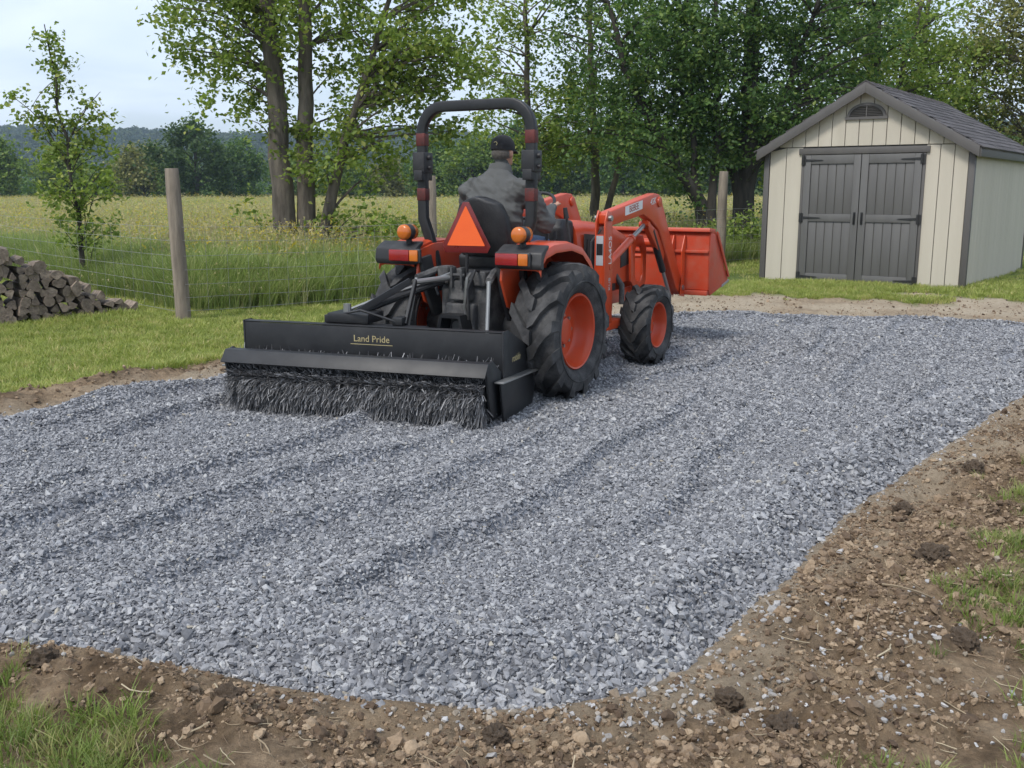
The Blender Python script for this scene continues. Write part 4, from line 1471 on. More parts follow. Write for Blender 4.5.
# ================================================================== tractor
def dusty(name, c, rough=0.4, dust=(0.30, 0.28, 0.25), amt=0.35, metal=0.0, bump=0.0):
    return simple(name, c, tuple(q * 0.88 for q in c), scale=4, rough=rough, dust=dust, dust_amt=amt, metal=metal, bump=bump, bscale=90)


m_or = dusty('orange tractor paint', (0.55, 0.06, 0.014), 0.36, (0.34, 0.15, 0.09), 0.25)
m_or2 = dusty('orange bucket paint scuffed', (0.50, 0.055, 0.018), 0.48, (0.30, 0.17, 0.12), 0.4)
m_blk = dusty('black satin paint', (0.011, 0.0115, 0.0135), 0.5, (0.07, 0.07, 0.07), 0.2)
m_plast = dusty('black plastic', (0.02, 0.02, 0.022), 0.55, (0.12, 0.115, 0.11), 0.35)
m_cast = dusty('dusty cast iron', (0.055, 0.055, 0.056), 0.7, (0.26, 0.25, 0.24), 0.75, bump=0.4)
m_steel = dusty('worn steel', (0.36, 0.36, 0.35), 0.4, (0.3, 0.29, 0.27), 0.5, metal=0.8)
m_tyre = dusty('dusty tyre rubber', (0.026, 0.026, 0.027), 0.8, (0.16, 0.155, 0.15), 0.6, bump=0.3)
m_seat = dusty('black seat vinyl', (0.016, 0.016, 0.018), 0.5, (0.09, 0.09, 0.09), 0.25, bump=0.2)
m_red = simple('red lens', (0.30, 0.012, 0.012), (0.22, 0.01, 0.01), rough=0.2, spec=0.7)
m_amb = simple('amber lens', (0.60, 0.165, 0.02), (0.48, 0.11, 0.012), rough=0.2, spec=0.7)
m_smv = simple('fluorescent orange sheet', (0.86, 0.13, 0.02), (0.82, 0.115, 0.02), rough=0.45)
m_smvb = simple('dark red reflective border', (0.17, 0.014, 0.012), (0.12, 0.01, 0.01), rough=0.3)
m_tape = simple('faded red tape', (0.13, 0.02, 0.016), (0.05, 0.012, 0.01), scale=14, rough=0.6)
m_white = simple('white decal', (0.70, 0.70, 0.68), (0.6, 0.6, 0.58), rough=0.5)
m_grey_dec = simple('grey decal', (0.45, 0.46, 0.48), (0.36, 0.37, 0.39), rough=0.5)
m_dkor = simple('dark orange print', (0.35, 0.05, 0.02), rough=0.5)
m_gold_dec = simple('gold lettering', (0.45, 0.38, 0.2), (0.36, 0.30, 0.15), rough=0.5)

TR = empty('tractor', (-0.20, 8.14, 0.045), -HEAD)
tag(TR, 'orange compact tractor with front loader, roll bar and slow-vehicle triangle on the gravel', 'tractor')


def tyre_mesh(Ro, w, rim, nl, lug, side):
    """axis x; side=+1 the outer side is +x"""
    mb = MB()
    hw = w / 2
    Rb = Ro - lug
    prof = [(rim * 0.98, -hw * 0.62), (rim * 1.06, -hw * 0.74), (rim + (Rb - rim) * 0.35, -hw * 0.96), (rim + (Rb - rim) * 0.65, -hw * 1.0), (Rb * 0.955, -hw * 0.93), (Rb, -hw * 0.74),
            (Rb * 1.012, 0), (Rb, hw * 0.74), (Rb * 0.955, hw * 0.93), (rim + (Rb - rim) * 0.65, hw * 1.0), (rim + (Rb - rim) * 0.35, hw * 0.96), (rim * 1.06, hw * 0.74), (rim * 0.98, hw * 0.62)]
    mb.lathe(prof, (0, 0, 0), 72)
    step = 2 * math.pi / nl
    for sd in (-1, 1):
        for k in range(nl):
            th0 = k * step + (step / 2 if sd > 0 else 0)
            path = [(-0.06, 0.0, Rb, Ro), (0.18, 0.10, Rb, Ro), (0.42, 0.34, Rb, Ro), (0.72, 0.58, Rb, Ro * 0.992), (0.93, 0.72, Rb * 0.94, Ro * 0.962), (1.015, 0.76, Rb * 0.86, Rb * 0.89)]
            v = []
            for i, (fx, ft, rb, ro) in enumerate(path):
                th = th0 + ft * step * 1.25
                half = step * (0.26 if i < 2 else 0.21)
                X_ = sd * fx * hw
                for dt, rr, kx in ((-half, rb - 0.012, 1), (-half * 0.82, ro, 1), (half * 0.82, ro, 1), (half, rb - 0.012, 1)):
                    t = th + dt
                    v.append((X_, -rr * math.cos(t), rr * math.sin(t)))
            f = []
            for i in range(len(path) - 1):
                a = i * 4; b = a + 4
                f += [(a, a + 1, b + 1, b), (a + 1, a + 2, b + 2, b + 1), (a + 2, a + 3, b + 3, b + 2)]
            f += [(0, 3, 2, 1), (len(v) - 4, len(v) - 3, len(v) - 2, len(v) - 1)]
            mb.add(v, f)
    # sidewall rings
    for sx in (-1, 1):
        mb.lathe([(rim + (Rb - rim) * 0.5, sx * hw * 1.0), (rim + (Rb - rim) * 0.52, sx * (hw + 0.006)), (rim + (Rb - rim) * 0.56, sx * (hw + 0.006)), (rim + (Rb - rim) * 0.58, sx * hw * 1.0)], (0, 0, 0), 72)
    return mb


def wheel(name, x, y, Ro, w, rim, nl, lug, side):
    wl = empty(name, (x, y, Ro - 0.012), 0, TR)
    tyre_mesh(Ro, w, rim, nl, lug, side).build('tyre', m_tyre, wl, smooth=38)
    hw = w / 2; s = side
    mb = MB()
    prof = [(rim * 1.05, s * hw * 0.74), (rim * 1.03, s * hw * 0.80), (rim * 0.985, s * hw * 0.78), (rim * 0.955, s * hw * 0.66), (rim * 0.90, s * hw * 0.5), (rim * 0.88, s * hw * 0.15), (rim * 0.80, s * hw * 0.02),
            (rim * 0.55, s * hw * -0.02), (rim * 0.50, s * hw * 0.08), (rim * 0.36, s * hw * 0.10), (rim * 0.34, s * hw * 0.24), (rim * 0.2, s * hw * 0.28), (0.001, s * hw * 0.28)]
    mb.lathe(prof, (0, 0, 0), 48)
    mb.lathe([(rim * 1.05, -s * hw * 0.74), (rim * 0.94, -s * hw * 0.7), (rim * 0.9, -s * hw * 0.3), (rim * 0.88, s * hw * 0.15)], (0, 0, 0), 48)
    r_ = mb.build('rim', m_or, wl, smooth=40)
    mb = MB()
    for k in range(8 if rim > 0.25 else 6):
        t = 2 * math.pi * k / (8 if rim > 0.25 else 6)
        cy, cz = rim * 0.43 * math.cos(t), rim * 0.43 * math.sin(t)
        mb.cyl((s * hw * 0.07, cy, cz), (s * hw * 0.19, cy, cz), 0.014, 6)
    mb.build('lug_nuts', m_steel, wl)
    return wl


wheel('rear_wheel', 0.67, 0.0, 0.535, 0.40, 0.285, 13, 0.052, 1)
wheel('rear_wheel', -0.65, 0.0, 0.535, 0.40, 0.285, 13, 0.052, -1)
WB = 1.80
wheel('front_wheel', 0.66, WB, 0.375, 0.29, 0.205, 12, 0.036, 1)
wheel('front_wheel', -0.62, WB, 0.375, 0.29, 0.205, 12, 0.036, -1)

# rear housing
mb = MB()
mb.prism([(-0.36, 0.40), (-0.36, 0.84), (-0.27, 0.98), (0.10, 1.0), (0.55, 0.80), (0.55, 0.42)], 'x', -0.21, 0.21)
mb.b2((-0.13, -0.42, 0.46), (0.13, -0.34, 0.74))
mb.b2((-0.09, -0.44, 0.76), (0.10, -0.33, 0.92))
mb.cyl((-0.54, 0, 0.525), (0.56, 0, 0.525), 0.11, 16)
mb.box((-0.17, -0.34, 0.95), (0.10, 0.12, 0.14)); mb.box((0.16, -0.34, 0.93), (0.11, 0.10, 0.12))
hb = mb.build('rear_housing', m_cast, TR, bevel=0.018, seg=3)
MB().cyl((0, -0.46, 0.56), (0, -0.40, 0.56), 0.045, 14).build('power_take_off', m_steel, hb)
MB().prism([(-0.09, 0.66), (0.09, 0.66), (0.13, 0.50), (0.10, 0.50), (0.075, 0.635), (-0.075, 0.635), (-0.10, 0.50), (-0.13, 0.50)], 'y', -0.56, -0.42).build('pto_shield', m_blk, hb)
mb = MB()
mb.b2((-0.055, -0.47, 0.86), (-0.035, -0.40, 1.02)); mb.b2((0.035, -0.47, 0.86), (0.055, -0.40, 1.02)); mb.cyl((-0.07, -0.45, 0.96), (0.07, -0.45, 0.96), 0.014, 8)
mb.build('top_link_bracket', m_cast, TR, bevel=0.004)
for sx in (-1, 1):
    mb = MB()
    mb.tube([(sx * 0.20, -0.20, 0.98), (sx * 0.27, -0.34, 0.98), (sx * 0.33, -0.52, 0.93)], 0.03, 8)
    mb.build('lift_arm', m_cast, TR)
    MB().tube([(sx * 0.33, -0.52, 0.93), (sx * 0.37, -0.62, 0.50)], 0.016, 8).build('lift_rod', m_steel, TR)
    MB().tube([(sx * 0.26, -0.18, 0.42), (sx * 0.36, -0.62, 0.44), (sx * 0.40, -0.95, 0.42)], 0.028, 8, flat=(1.0, 0.5)).build('lower_link', m_blk, TR)
# hoses and a steel tube on the housing
MB().tube([(0.15, -0.37, 0.99), (0.17, -0.46, 1.0), (0.13, -0.50, 0.86), (0.11, -0.46, 0.62)], 0.011, 8).build('hydraulic_hose', m_plast, TR)
MB().tube([(0.09, -0.40, 0.97), (0.10, -0.46, 0.94), (0.08, -0.47, 0.72), (0.09, -0.42, 0.55)], 0.014, 8).build('hydraulic_pipe', m_steel, TR)
MB().tube([(-0.18, -0.36, 0.90), (-0.22, -0.44, 0.88), (-0.16, -0.47, 0.80)], 0.012, 8).build('hydraulic_hose', m_plast, TR)

# floor, belly
mb = MB()
mb.b2((-0.50, 0.42, 0.60), (0.50, 1.12, 0.635))
mb.build('floor_plate', m_plast, TR, bevel=0.006)
mb = MB()
mb.prism([(0.5, 0.38), (0.5, 0.66), (2.15, 0.62), (2.15, 0.42)], 'x', -0.15, 0.15)
mb.prism([(1.05, 0.60), (1.05, 0.92), (2.1, 0.90), (2.1, 0.6)], 'x', -0.2, 0.2)
mb.build('engine_block', m_cast, TR, bevel=0.015)
for sx in (-1, 1):
    mb = MB()
    mb.b2((sx * 0.50, 0.50, 0.36), (sx * 0.52, 0.53, 0.60)); mb.b2((sx * 0.50, 0.78, 0.36), (sx * 0.52, 0.81, 0.60)); mb.b2((sx * 0.47, 0.50, 0.33), (sx * 0.62, 0.82, 0.36))
    mb.build('step', m_plast, TR, bevel=0.004)

# fenders
for sx in (-1, 1):
    xi, xo = sx * 0.40, sx * 0.74
    cz = 0.525
    prof = [(-0.468, 1.04), (-0.45, 1.12), (-0.38, 1.175), (-0.22, 1.21), (0.05, 1.215), (0.25, 1.17), (0.42, 1.05), (0.54, 0.88), (0.60, 0.70)]
    mb = MB()
    v = []; f = []
    th = 0.022
    xs_ = [xi, xi + sx * 0.04, xo - sx * 0.05, xo - sx * 0.012, xo]
    dz = [-0.012, 0.0, 0.0, -0.012, -0.05]
    for (yy, zz) in prof:
        for a, d in zip(xs_, dz): v.append((a, yy, zz + d))
        for a, d in zip(xs_, dz): v.append((a, yy * 0.97, zz + d - th))
    m = len(prof); q = len(xs_)
    for i in range(m - 1):
        for j in range(q - 1):
            a = i * 2 * q + j; b = a + 2 * q
            f += [(a, a + 1, b + 1, b), (a + q, b + q, b + q + 1, a + q + 1)]
        a = i * 2 * q; b = a + 2 * q
        f += [(a, b, b + q, a + q), (a + q - 1, a + 2 * q - 1, b + 2 * q - 1, b + q - 1)]
    f += [tuple(range(q)) + tuple(range(2 * q - 1, q - 1, -1)), tuple((m - 1) * 2 * q + k for k in list(range(q)) + list(range(2 * q - 1, q - 1, -1)))]
    mb.add(v, f)
    fd = mb.build('fender', m_or, TR, smooth=40)
    # inner side panel
    MB().prism([(-0.44, 0.93), (-0.41, 1.14), (-0.2, 1.185), (0.05, 1.19), (0.25, 1.145), (0.42, 1.02), (0.58, 0.70), (0.45, 0.62), (-0.1, 0.62), (-0.34, 0.72)], 'x', sx * 0.375, sx * 0.397).build('fender_panel', m_or, fd, bevel=0.004)
    # black rear corner with lamp
    MB().prism([(-0.475, 1.025), (-0.492, 1.06), (-0.478, 1.15), (-0.42, 1.185), (-0.36, 1.208), (-0.36, 1.18), (-0.40, 1.155), (-0.44, 1.10), (-0.44, 1.025)], 'x', min(xi - sx * 0.03, xo + sx * 0.02), max(xi - sx * 0.03, xo + sx * 0.02)).build('fender_corner', m_plast, fd, bevel=0.012)
    # inner black brace falling to the axle
    MB().prism([(-0.44, 1.08), (-0.30, 1.10), (-0.22, 0.85), (-0.12, 0.62), (-0.26, 0.60), (-0.38, 0.82)], 'x', min(sx * 0.335, sx * 0.374), max(sx * 0.335, sx * 0.374)).build('fender_brace', m_plast, fd, bevel=0.01)
    lx = 0.53 if sx > 0 else -0.45
    tl = MB().b2((lx - 0.15, -0.520, 1.04), (lx + 0.15, -0.484, 1.155)).build('tail_lamp', m_plast, TR, bevel=0.015, seg=3)
    a0, a1 = (lx - 0.138, lx + 0.055)
    MB().b2((a0, -0.538, 1.056), (a1, -0.5205, 1.144)).build('red_lens', m_red, tl, bevel=0.008)
    MB().b2((a1 + 0.003, -0.537, 1.056), (lx + 0.138, -0.5205, 1.144)).build('amber_lens', m_amb, tl, bevel=0.008)
    # amber flasher on a stalk
    fl = MB().tube([(lx + sx * 0.03, -0.40, 1.17), (lx + sx * 0.03, -0.41, 1.24)], 0.025, 10).build('warning_lamp', m_plast, TR)
    mb = MB()
    cxx = lx + sx * 0.03
    mb.tube([(cxx, -0.50, 1.278), (cxx, -0.485, 1.278), (cxx, -0.36, 1.278), (cxx, -0.345, 1.278)], [0.045, 0.060, 0.060, 0.045], 20)
    mb.build('amber_lens', m_amb, fl, smooth=50)
    MB().tube([(cxx, -0.46, 1.278), (cxx, -0.40, 1.278)], 0.0625, 20).build('lamp_band', m_plast, fl, smooth=50)

# roll bar
def rops_path():
    p = []
    xw = 0.50
    p += [(-0.40, -0.12, 0.80), (-0.40, -0.16, 1.05), (-0.44, -0.17, 1.22), (-xw, -0.17, 1.38), (-xw, -0.17, 1.6), (-xw, -0.17, 2.05)]
    for t in np.linspace(0, math.pi / 2, 7)[1:]:
        p.append((-xw + 0.20 * (1 - math.cos(t)), -0.17, 2.05 + 0.20 * math.sin(t)))
    p += [(-0.1, -0.17, 2.25), (0.1, -0.17, 2.25)]
    q = [(-a, b, c) for a, b, c in p[::-1]]
    return p[:-1] + q[1:]


mb = MB()
P = rops_path()
mb.tube(P, 1.0, 16, flat=(0.030, 0.042), up=(0, 1, 0))
rops = mb.build('roll_bar', m_blk, TR, smooth=40)
for sx in (-1, 1):
    mb = MB()
    mb.b2((sx * 0.445, -0.235, 1.74), (sx * 0.555, -0.105, 1.90))
    mb.b2((sx * 0.46, -0.245, 1.68), (sx * 0.54, -0.095, 1.76))
    mb.cyl((sx * 0.42, -0.17, 1.86), (sx * 0.58, -0.17, 1.86), 0.02, 10); mb.cyl((sx * 0.42, -0.17, 1.78), (sx * 0.58, -0.17, 1.78), 0.016, 10)
    mb.build('roll_bar_hinge', m_plast, rops, bevel=0.008)
    for zz in (1.95, 1.52):
        MB().b2((sx * 0.458, -0.203, zz), (sx * 0.542, -0.137, zz + 0.10)).build('reflector_tape', m_tape, rops, bevel=0.006)

# seat
mb = MB()
mb.prism([(-0.20, 0.99), (-0.22, 1.10), (-0.12, 1.13), (0.25, 1.13), (0.30, 1.09), (0.28, 1.02)], 'x', -0.15, 0.33)
st = mb.build('seat', m_seat, TR, bevel=0.035, seg=4)
mb = MB()
sec = [(-0.25, 1.10, 0.205), (-0.28, 1.25, 0.235), (-0.315, 1.42, 0.225), (-0.335, 1.52, 0.18), (-0.338, 1.555, 0.10)]
v = []; f = []
for (yy, zz, hw) in sec:
    for k in range(9):
        u = -1 + k / 4
        v.append((0.09 + hw * u, yy + 0.06 * u * u, zz - 0.02 * u * u))
    for k in range(9):
        u = -1 + k / 4
        v.append((0.09 + hw * u * 1.0, yy + 0.06 * u * u + 0.075, zz - 0.02 * u * u))
for i in range(len(sec) - 1):
    for k in range(8):
        a = i * 18 + k; b = a + 18
        f += [(a, a + 1, b + 1, b), (a + 9, b + 9, b + 10, a + 10)]
    a = i * 18; b = a + 18
    f += [(a, b, b + 9, a + 9), (a + 8, a + 17, b + 17, b + 8)]
f += [tuple(range(9)) + tuple(range(17, 8, -1)), tuple(4 * 18 + k for k in list(range(9)) + list(range(17, 8, -1)))]
mb.add(v, f)
mb.build('backrest', m_seat, TR, bevel=0.014, seg=3, smooth=50)
MB().b2((-0.15, -0.18, 0.96), (0.15, 0.24, 1.03)).build('seat_base', m_plast, TR, bevel=0.01)

# slow-vehicle triangle on its bracket
MB().tube([(0.07, -0.42, 0.98), (0.09, -0.44, 1.2)], 0.014, 8).build('triangle_bracket', m_plast, TR)
smv = empty('slow_vehicle_triangle', (0.09, -0.455, 1.135), R(6), TR)


def tri(s, cut):
    A = [(-0.5 * s, 0), (0.5 * s, 0), (0, 0.93 * s)]
    out_ = []
    for i in range(3):
        p = np.array(A[i]); a = np.array(A[i - 1]); b = np.array(A[(i + 1) % 3])
        out_ += [tuple(p + (a - p) * cut), tuple(p + (b - p) * cut)]
    return out_


MB().prism(tri(0.46, 0.11), 'y', -0.004, 0.004).build('border', m_smvb, smv, bevel=0.002)
MB().prism([(x_, z_ + 0.052) for x_, z_ in tri(0.325, 0.02)], 'y', -0.0065, -0.0043).build('panel', m_smv, smv)

# console, dash, steering wheel, levers
mb = MB()
mb.prism([(0.98, 0.62), (0.92, 1.0), (0.86, 1.28), (0.93, 1.36), (1.10, 1.34), (1.16, 0.62)], 'x', -0.23, 0.23)
dash = mb.build('dashboard', m_plast, TR, bevel=0.03, seg=3)
MB().tube([(0.02, 0.90, 1.30), (0.02, 0.74, 1.46)], 0.022, 8).build('steering_column', m_plast, TR)
mb = MB()
ctr = Vector((0.02, 0.73, 1.475)); ax = Vector((0, -0.55, 0.83)).normalized(); e1 = Vector((1, 0, 0)); e2 = ax.cross(e1)
ring = [ctr + (e1 * math.cos(t) + e2 * math.sin(t)) * 0.19 for t in np.linspace(0, 2 * math.pi, 33)]
mb.tube(ring, 0.014, 8, cap=False)
for t in (R(90), R(210), R(330)):
    mb.tube([ctr, ctr + (e1 * math.cos(t) + e2 * math.sin(t)) * 0.18], 0.010, 6)
mb.tube([ctr - ax * 0.02, ctr + ax * 0.015], 0.04, 12)
mb.build('steering_wheel', m_plast, TR)
for xx, yy in ((0.34, 0.36), (0.38, 0.42)):
    mb = MB(); mb.tube([(xx, yy, 1.05), (xx, yy + 0.03, 1.22)], 0.008, 6); mb.tube([(xx, yy + 0.03, 1.21), (xx, yy + 0.035, 1.27)], [0.018, 0.014], 8)
    mb.build('control_lever', m_plast, TR)
mb = MB(); mb.tube([(0.42, 0.62, 0.9), (0.42, 0.64, 1.2), (0.40, 0.62, 1.38)], 0.011, 6); mb.tube([(0.40, 0.62, 1.37), (0.39, 0.61, 1.46)], [0.024, 0.018], 8)
mb.build('loader_joystick', m_plast, TR)

# hood
mb = MB()
secs = [(1.10, 0.27, 0.78, 1.34), (1.25, 0.285, 0.76, 1.345), (1.6, 0.285, 0.74, 1.32), (2.0, 0.28, 0.72, 1.27), (2.28, 0.265, 0.72, 1.19), (2.40, 0.235, 0.74, 1.08), (2.44, 0.2, 0.78, 0.98)]
v = []; f = []
ns = 15
for yy, hw, zb, zt in secs:
    for k in range(ns):
        t = math.pi * k / (ns - 1)
        ca, sa = math.cos(t), math.sin(t)
        e = 0.38
        v.append((hw * math.copysign(abs(ca) ** e, ca), yy, zb + (zt - zb) * abs(sa) ** e))
for i in range(len(secs) - 1):
    for k in range(ns - 1):
        a = i * ns + k
        f.append((a, a + 1, a + ns + 1, a + ns))
f += [tuple(range(ns)), tuple((len(secs) - 1) * ns + k for k in range(ns))[::-1]]
mb.add(v, f)
hood = mb.build('hood', m_or, TR, smooth=45)
for sx in (-1, 1):
    mb = MB()
    mb.prism([(1.20, 0.86), (1.20, 1.22), (1.75, 1.18), (1.80, 0.86)], 'x', sx * 0.283, sx * 0.294)
    for k in range(8):
        yy = 1.24 + k * 0.066
        mb.b2((sx * 0.292, yy, 0.88), (sx * 0.302, yy + 0.018, 1.17))
    mb.build('side_grille', m_plast, hood, bevel=0.0)
    MB().prism([(2.02, 0.86), (2.02, 1.10), (2.20, 1.06), (2.30, 0.90)], 'x', sx * 0.270, sx * 0.286).build('headlamp', m_plast, hood, bevel=0.01)
mb = MB()
mb.b2((-0.17, 2.43, 0.80), (0.17, 2.452, 1.0))
mb.build('front_grille', m_plast, hood, bevel=0.005)
MB().tube([(0.24, 1.95, 0.82), (0.33, 1.95, 0.70), (0.33, 1.95, 0.52)], 0.028, 10).build('exhaust', m_cast, TR)
# front axle, frame
mb = MB()
mb.cyl((-0.52, WB, 0.36), (0.56, WB, 0.36), 0.065, 14)
mb.b2((-0.14, WB - 0.16, 0.33), (0.14, WB + 0.16, 0.5))
for sx in (-1, 1):
    mb.cyl((sx * 0.50, WB, 0.28), (sx * 0.50, WB, 0.47), 0.06, 12)
mb.build('front_axle', m_cast, TR, bevel=0.01)
mb = MB()
mb.prism([(1.0, 0.52), (2.52, 0.52), (2.52, 0.66), (1.0, 0.62)], 'x', -0.25, -0.22); mb.prism([(1.0, 0.52), (2.52, 0.52), (2.52, 0.66), (1.0, 0.62)], 'x', 0.22, 0.25)
mb.b2((-0.25, 2.49, 0.50), (0.25, 2.53, 0.70))
mb.build('front_frame', m_or, TR, bevel=0.006)
# front guard: hoop plates either side of the nose
for sx in (-1, 1):
    mb = MB()
    op = [(2.30, 0.62), (2.46, 0.60), (2.56, 0.70), (2.56, 1.02), (2.46, 1.16), (2.26, 1.18), (2.16, 1.08), (2.18, 0.72)]
    ip = [(2.31, 0.72), (2.43, 0.70), (2.47, 0.76), (2.47, 0.98), (2.41, 1.06), (2.30, 1.07), (2.27, 1.0), (2.28, 0.78)]
    n = 8; v = []
    for a in (sx * 0.30, sx * 0.325):
        v += [(a, y_, z_) for y_, z_ in op] + [(a, y_, z_) for y_, z_ in ip]
    f = []
    for i in range(n):
        j = (i + 1) % n
        f += [(i, j, n + j, n + i), (2 * n + i, 3 * n + i, 3 * n + j, 2 * n + j), (i, 2 * n + i, 2 * n + j, j), (n + i, n + j, 3 * n + j, 3 * n + i)]
    mb.add(v, f)
    mb.build('nose_guard', m_or, TR, bevel=0.004)
MB().tube([(-0.30, 2.55, 0.95), (0.30, 2.55, 0.95)], 0.022, 8).build('guard_bar', m_or, TR)

# ---- loader (front-loader frame, boom arms, cylinders, bucket)
UPY = 1.20
BK = 3.12          # back plane of the bucket
for sx in (-1, 1):
    xa = sx * 0.475
    x0, x1 = min(xa - sx * 0.05, xa + sx * 0.05), max(xa - sx * 0.05, xa + sx * 0.05)
    # side bracket to the frame, upright of two plates
    up = empty('loader_upright', (0, 0, 0), 0, TR)
    for a in (x0, x1 - 0.014):
        MB().prism([(UPY - 0.08, 0.42), (UPY + 0.10, 0.42), (UPY + 0.085, 1.25), (UPY + 0.06, 1.41), (UPY - 0.03, 1.43), (UPY - 0.075, 1.33)], 'x', a, a + 0.014).build('upright_plate', m_or, up, bevel=0.003)
    mb = MB()
    mb.b2((x0 + 0.016, UPY - 0.076, 0.42), (x1 - 0.016, UPY - 0.062, 1.22))
    mb.build('upright_web', m_or, up)
    mb = MB()
    mb.b2((sx * 0.20, UPY - 0.08, 0.43), (sx * 0.43, UPY + 0.12, 0.56)); mb.b2((x0, UPY - 0.1, 0.36), (x1, UPY + 0.35, 0.44))
    mb.build('loader_mount', m_or, up, bevel=0.006)
    MB().cyl((xa - 0.08, UPY, 1.36), (xa + 0.08, UPY, 1.36), 0.026, 12).build('pivot_pin', m_steel, up)
    # boom: gusseted knee
    kn = (2.36, 1.565)
    boom = [(UPY - 0.03, 1.395), (UPY + 0.03, 1.42), (2.05, 1.545), (2.26, 1.575), (2.38, 1.565), (2.46, 1.50), (2.62, 1.27), (3.08, 0.66), (3.10, 0.57), (3.02, 0.54), (2.92, 0.60), (2.52, 1.08), (2.40, 1.22),
            (2.20, 1.315), (2.0, 1.375), (UPY + 0.05, 1.29), (UPY - 0.03, 1.31)]
    bm_ = MB().prism(boom, 'x', xa - 0.045, xa + 0.045).build('boom_arm', m_or, TR, bevel=0.012, seg=3)
    MB().prism([(2.12, 1.325), (2.40, 1.21), (2.62, 0.98), (2.58, 0.90), (2.38, 1.06), (2.16, 1.24)], 'x', xa - 0.028, xa + 0.028).build('knee_gusset', m_or, bm_, bevel=0.006)
    MB().cyl((xa - 0.062, 2.37, 1.49), (xa + 0.062, 2.37, 1.49), 0.05, 16).build('knee_boss', m_or, bm_, bevel=0.006)
    MB().cyl((xa - 0.075, 3.05, 0.60), (xa + 0.075, 3.05, 0.60), 0.028, 12).build('bucket_pin', m_steel, bm_)
    # lift cylinder
    a = Vector((xa, UPY + 0.05, 0.93)); b = Vector((xa, 2.16, 1.29)); d = (b - a)
    cy = MB().tube([a, a + d * 0.62], 0.036, 12).build('lift_cylinder', m_or, TR)
    MB().tube([a + d * 0.62, a + d * 0.97], 0.020, 10).build('piston_rod', m_steel, cy)
    mb = MB(); mb.tube([a + d * 0.60, a + d * 0.635], 0.043, 12); mb.tube([b - d * 0.03 - Vector((0.05, 0, 0)), b - d * 0.03 + Vector((0.05, 0, 0))], 0.03, 10); mb.tube([a - Vector((0.055, 0, 0)), a + Vector((0.055, 0, 0))], 0.03, 10)
    mb.build('cylinder_gland', m_or, cy)
    # curl cylinder under the boom
    a = Vector((xa - sx * 0.012, 2.36, 1.22)); b = Vector((xa - sx * 0.012, BK + 0.0, 0.93)); a2 = Vector((xa, 2.30, 1.22)); b2_ = Vector((xa, 2.86, 0.52))
    d = b2_ - a2
    cy = MB().tube([a2, a2 + d * 0.6], 0.034, 12).build('curl_cylinder', m_blk, TR)
    MB().tube([a2 + d * 0.6, a2 + d * 1.0], 0.019, 10).build('piston_rod', m_steel, cy)
    # bucket bracket: tall plates on the back of the bucket
    for o_ in (-0.065, 0.055):
        MB().prism([(BK - 0.01, 0.50), (BK - 0.01, 1.14), (BK - 0.05, 1.14), (BK - 0.13, 0.98), (BK - 0.10, 0.70), (BK - 0.14, 0.52)], 'x', xa + o_, xa + o_ + 0.012).build('bucket_bracket', m_or, TR, bevel=0.003)
    MB().tube([(xa - sx * 0.02, UPY - 0.02, 1.26), (xa - sx * 0.08, UPY - 0.09, 1.15), (xa - sx * 0.08, UPY - 0.10, 0.75), (xa - sx * 0.15, UPY - 0.02, 0.62)], 0.012, 8).build('hydraulic_hose', m_plast, TR)
MB().tube([(-0.47, 2.62, 1.08), (0.47, 2.62, 1.08)], 0.045, 12).build('boom_cross_tube', m_or, TR)
# bucket
bk = empty('bucket', (0, BK, 0.52), 0, TR)
hw = 0.80
sp = [(0.0, 0.0), (-0.015, 0.30), (0.0, 0.62), (0.05, 0.66), (0.16, 0.655)]
mb = MB()
shell = [(0.16, 0.655), (0.05, 0.66), (0.0, 0.62), (-0.015, 0.30), (0.0, 0.06), (0.05, 0.0), (0.60, 0.10)]
v = []; f = []
for a in (-hw, hw):
    v += [(a, y_, z_) for y_, z_ in shell]
inner = [(0.16, 0.645), (0.055, 0.65), (0.012, 0.615), (-0.003, 0.30), (0.012, 0.065), (0.055, 0.012), (0.60, 0.112)]
for a in (-hw, hw):
    v += [(a, y_, z_) for y_, z_ in inner]
n = 7
for i in range(n - 1):
    f += [(i, i + 1, n + i + 1, n + i), (2 * n + i, 3 * n + i, 3 * n + i + 1, 2 * n + i + 1)]
f += [(0, n, 3 * n, 2 * n), (n - 1, 3 * n - 1, 4 * n - 1, 2 * n - 1)]
mb.add(v, f)
mb.build('bucket_shell', m_or2, bk, smooth=30)
for a in (-hw, hw - 0.012):
    MB().prism([(0.0, 0.06), (-0.015, 0.30), (0.0, 0.62), (0.05, 0.662), (0.18, 0.655), (0.24, 0.58), (0.52, 0.24), (0.63, 0.16), (0.60, 0.095), (0.05, -0.004)], 'x', a - 0.001, a + 0.013).build('bucket_side', m_or2, bk, bevel=0.003)
MB().prism([(0.15, 0.63), (0.15, 0.685), (-0.03, 0.70), (-0.04, 0.66), (0.03, 0.65)], 'x', -hw - 0.004, hw + 0.004).build('bucket_lip', m_or2, bk, bevel=0.006)
MB().prism([(0.42, 0.052), (0.66, 0.098), (0.655, 0.125), (0.42, 0.082)], 'x', -hw - 0.006, hw + 0.006).build('cutting_edge', m_steel, bk, bevel=0.003)
for sx in (-1, 1):
    a = sx * (hw + 0.006)
    MB().prism([(0.17, 0.66), (0.22, 0.64), (0.60, 0.20), (0.63, 0.15), (0.58, 0.16), (0.20, 0.59)], 'x', min(a, a + sx * 0.014), max(a, a + sx * 0.014)).build('side_cutter', m_or2, bk, bevel=0.003)
MB().b2((-hw + 0.01, -0.035, 0.44), (hw - 0.01, -0.012, 0.47)).build('stiffener', m_or2, bk, bevel=0.004)
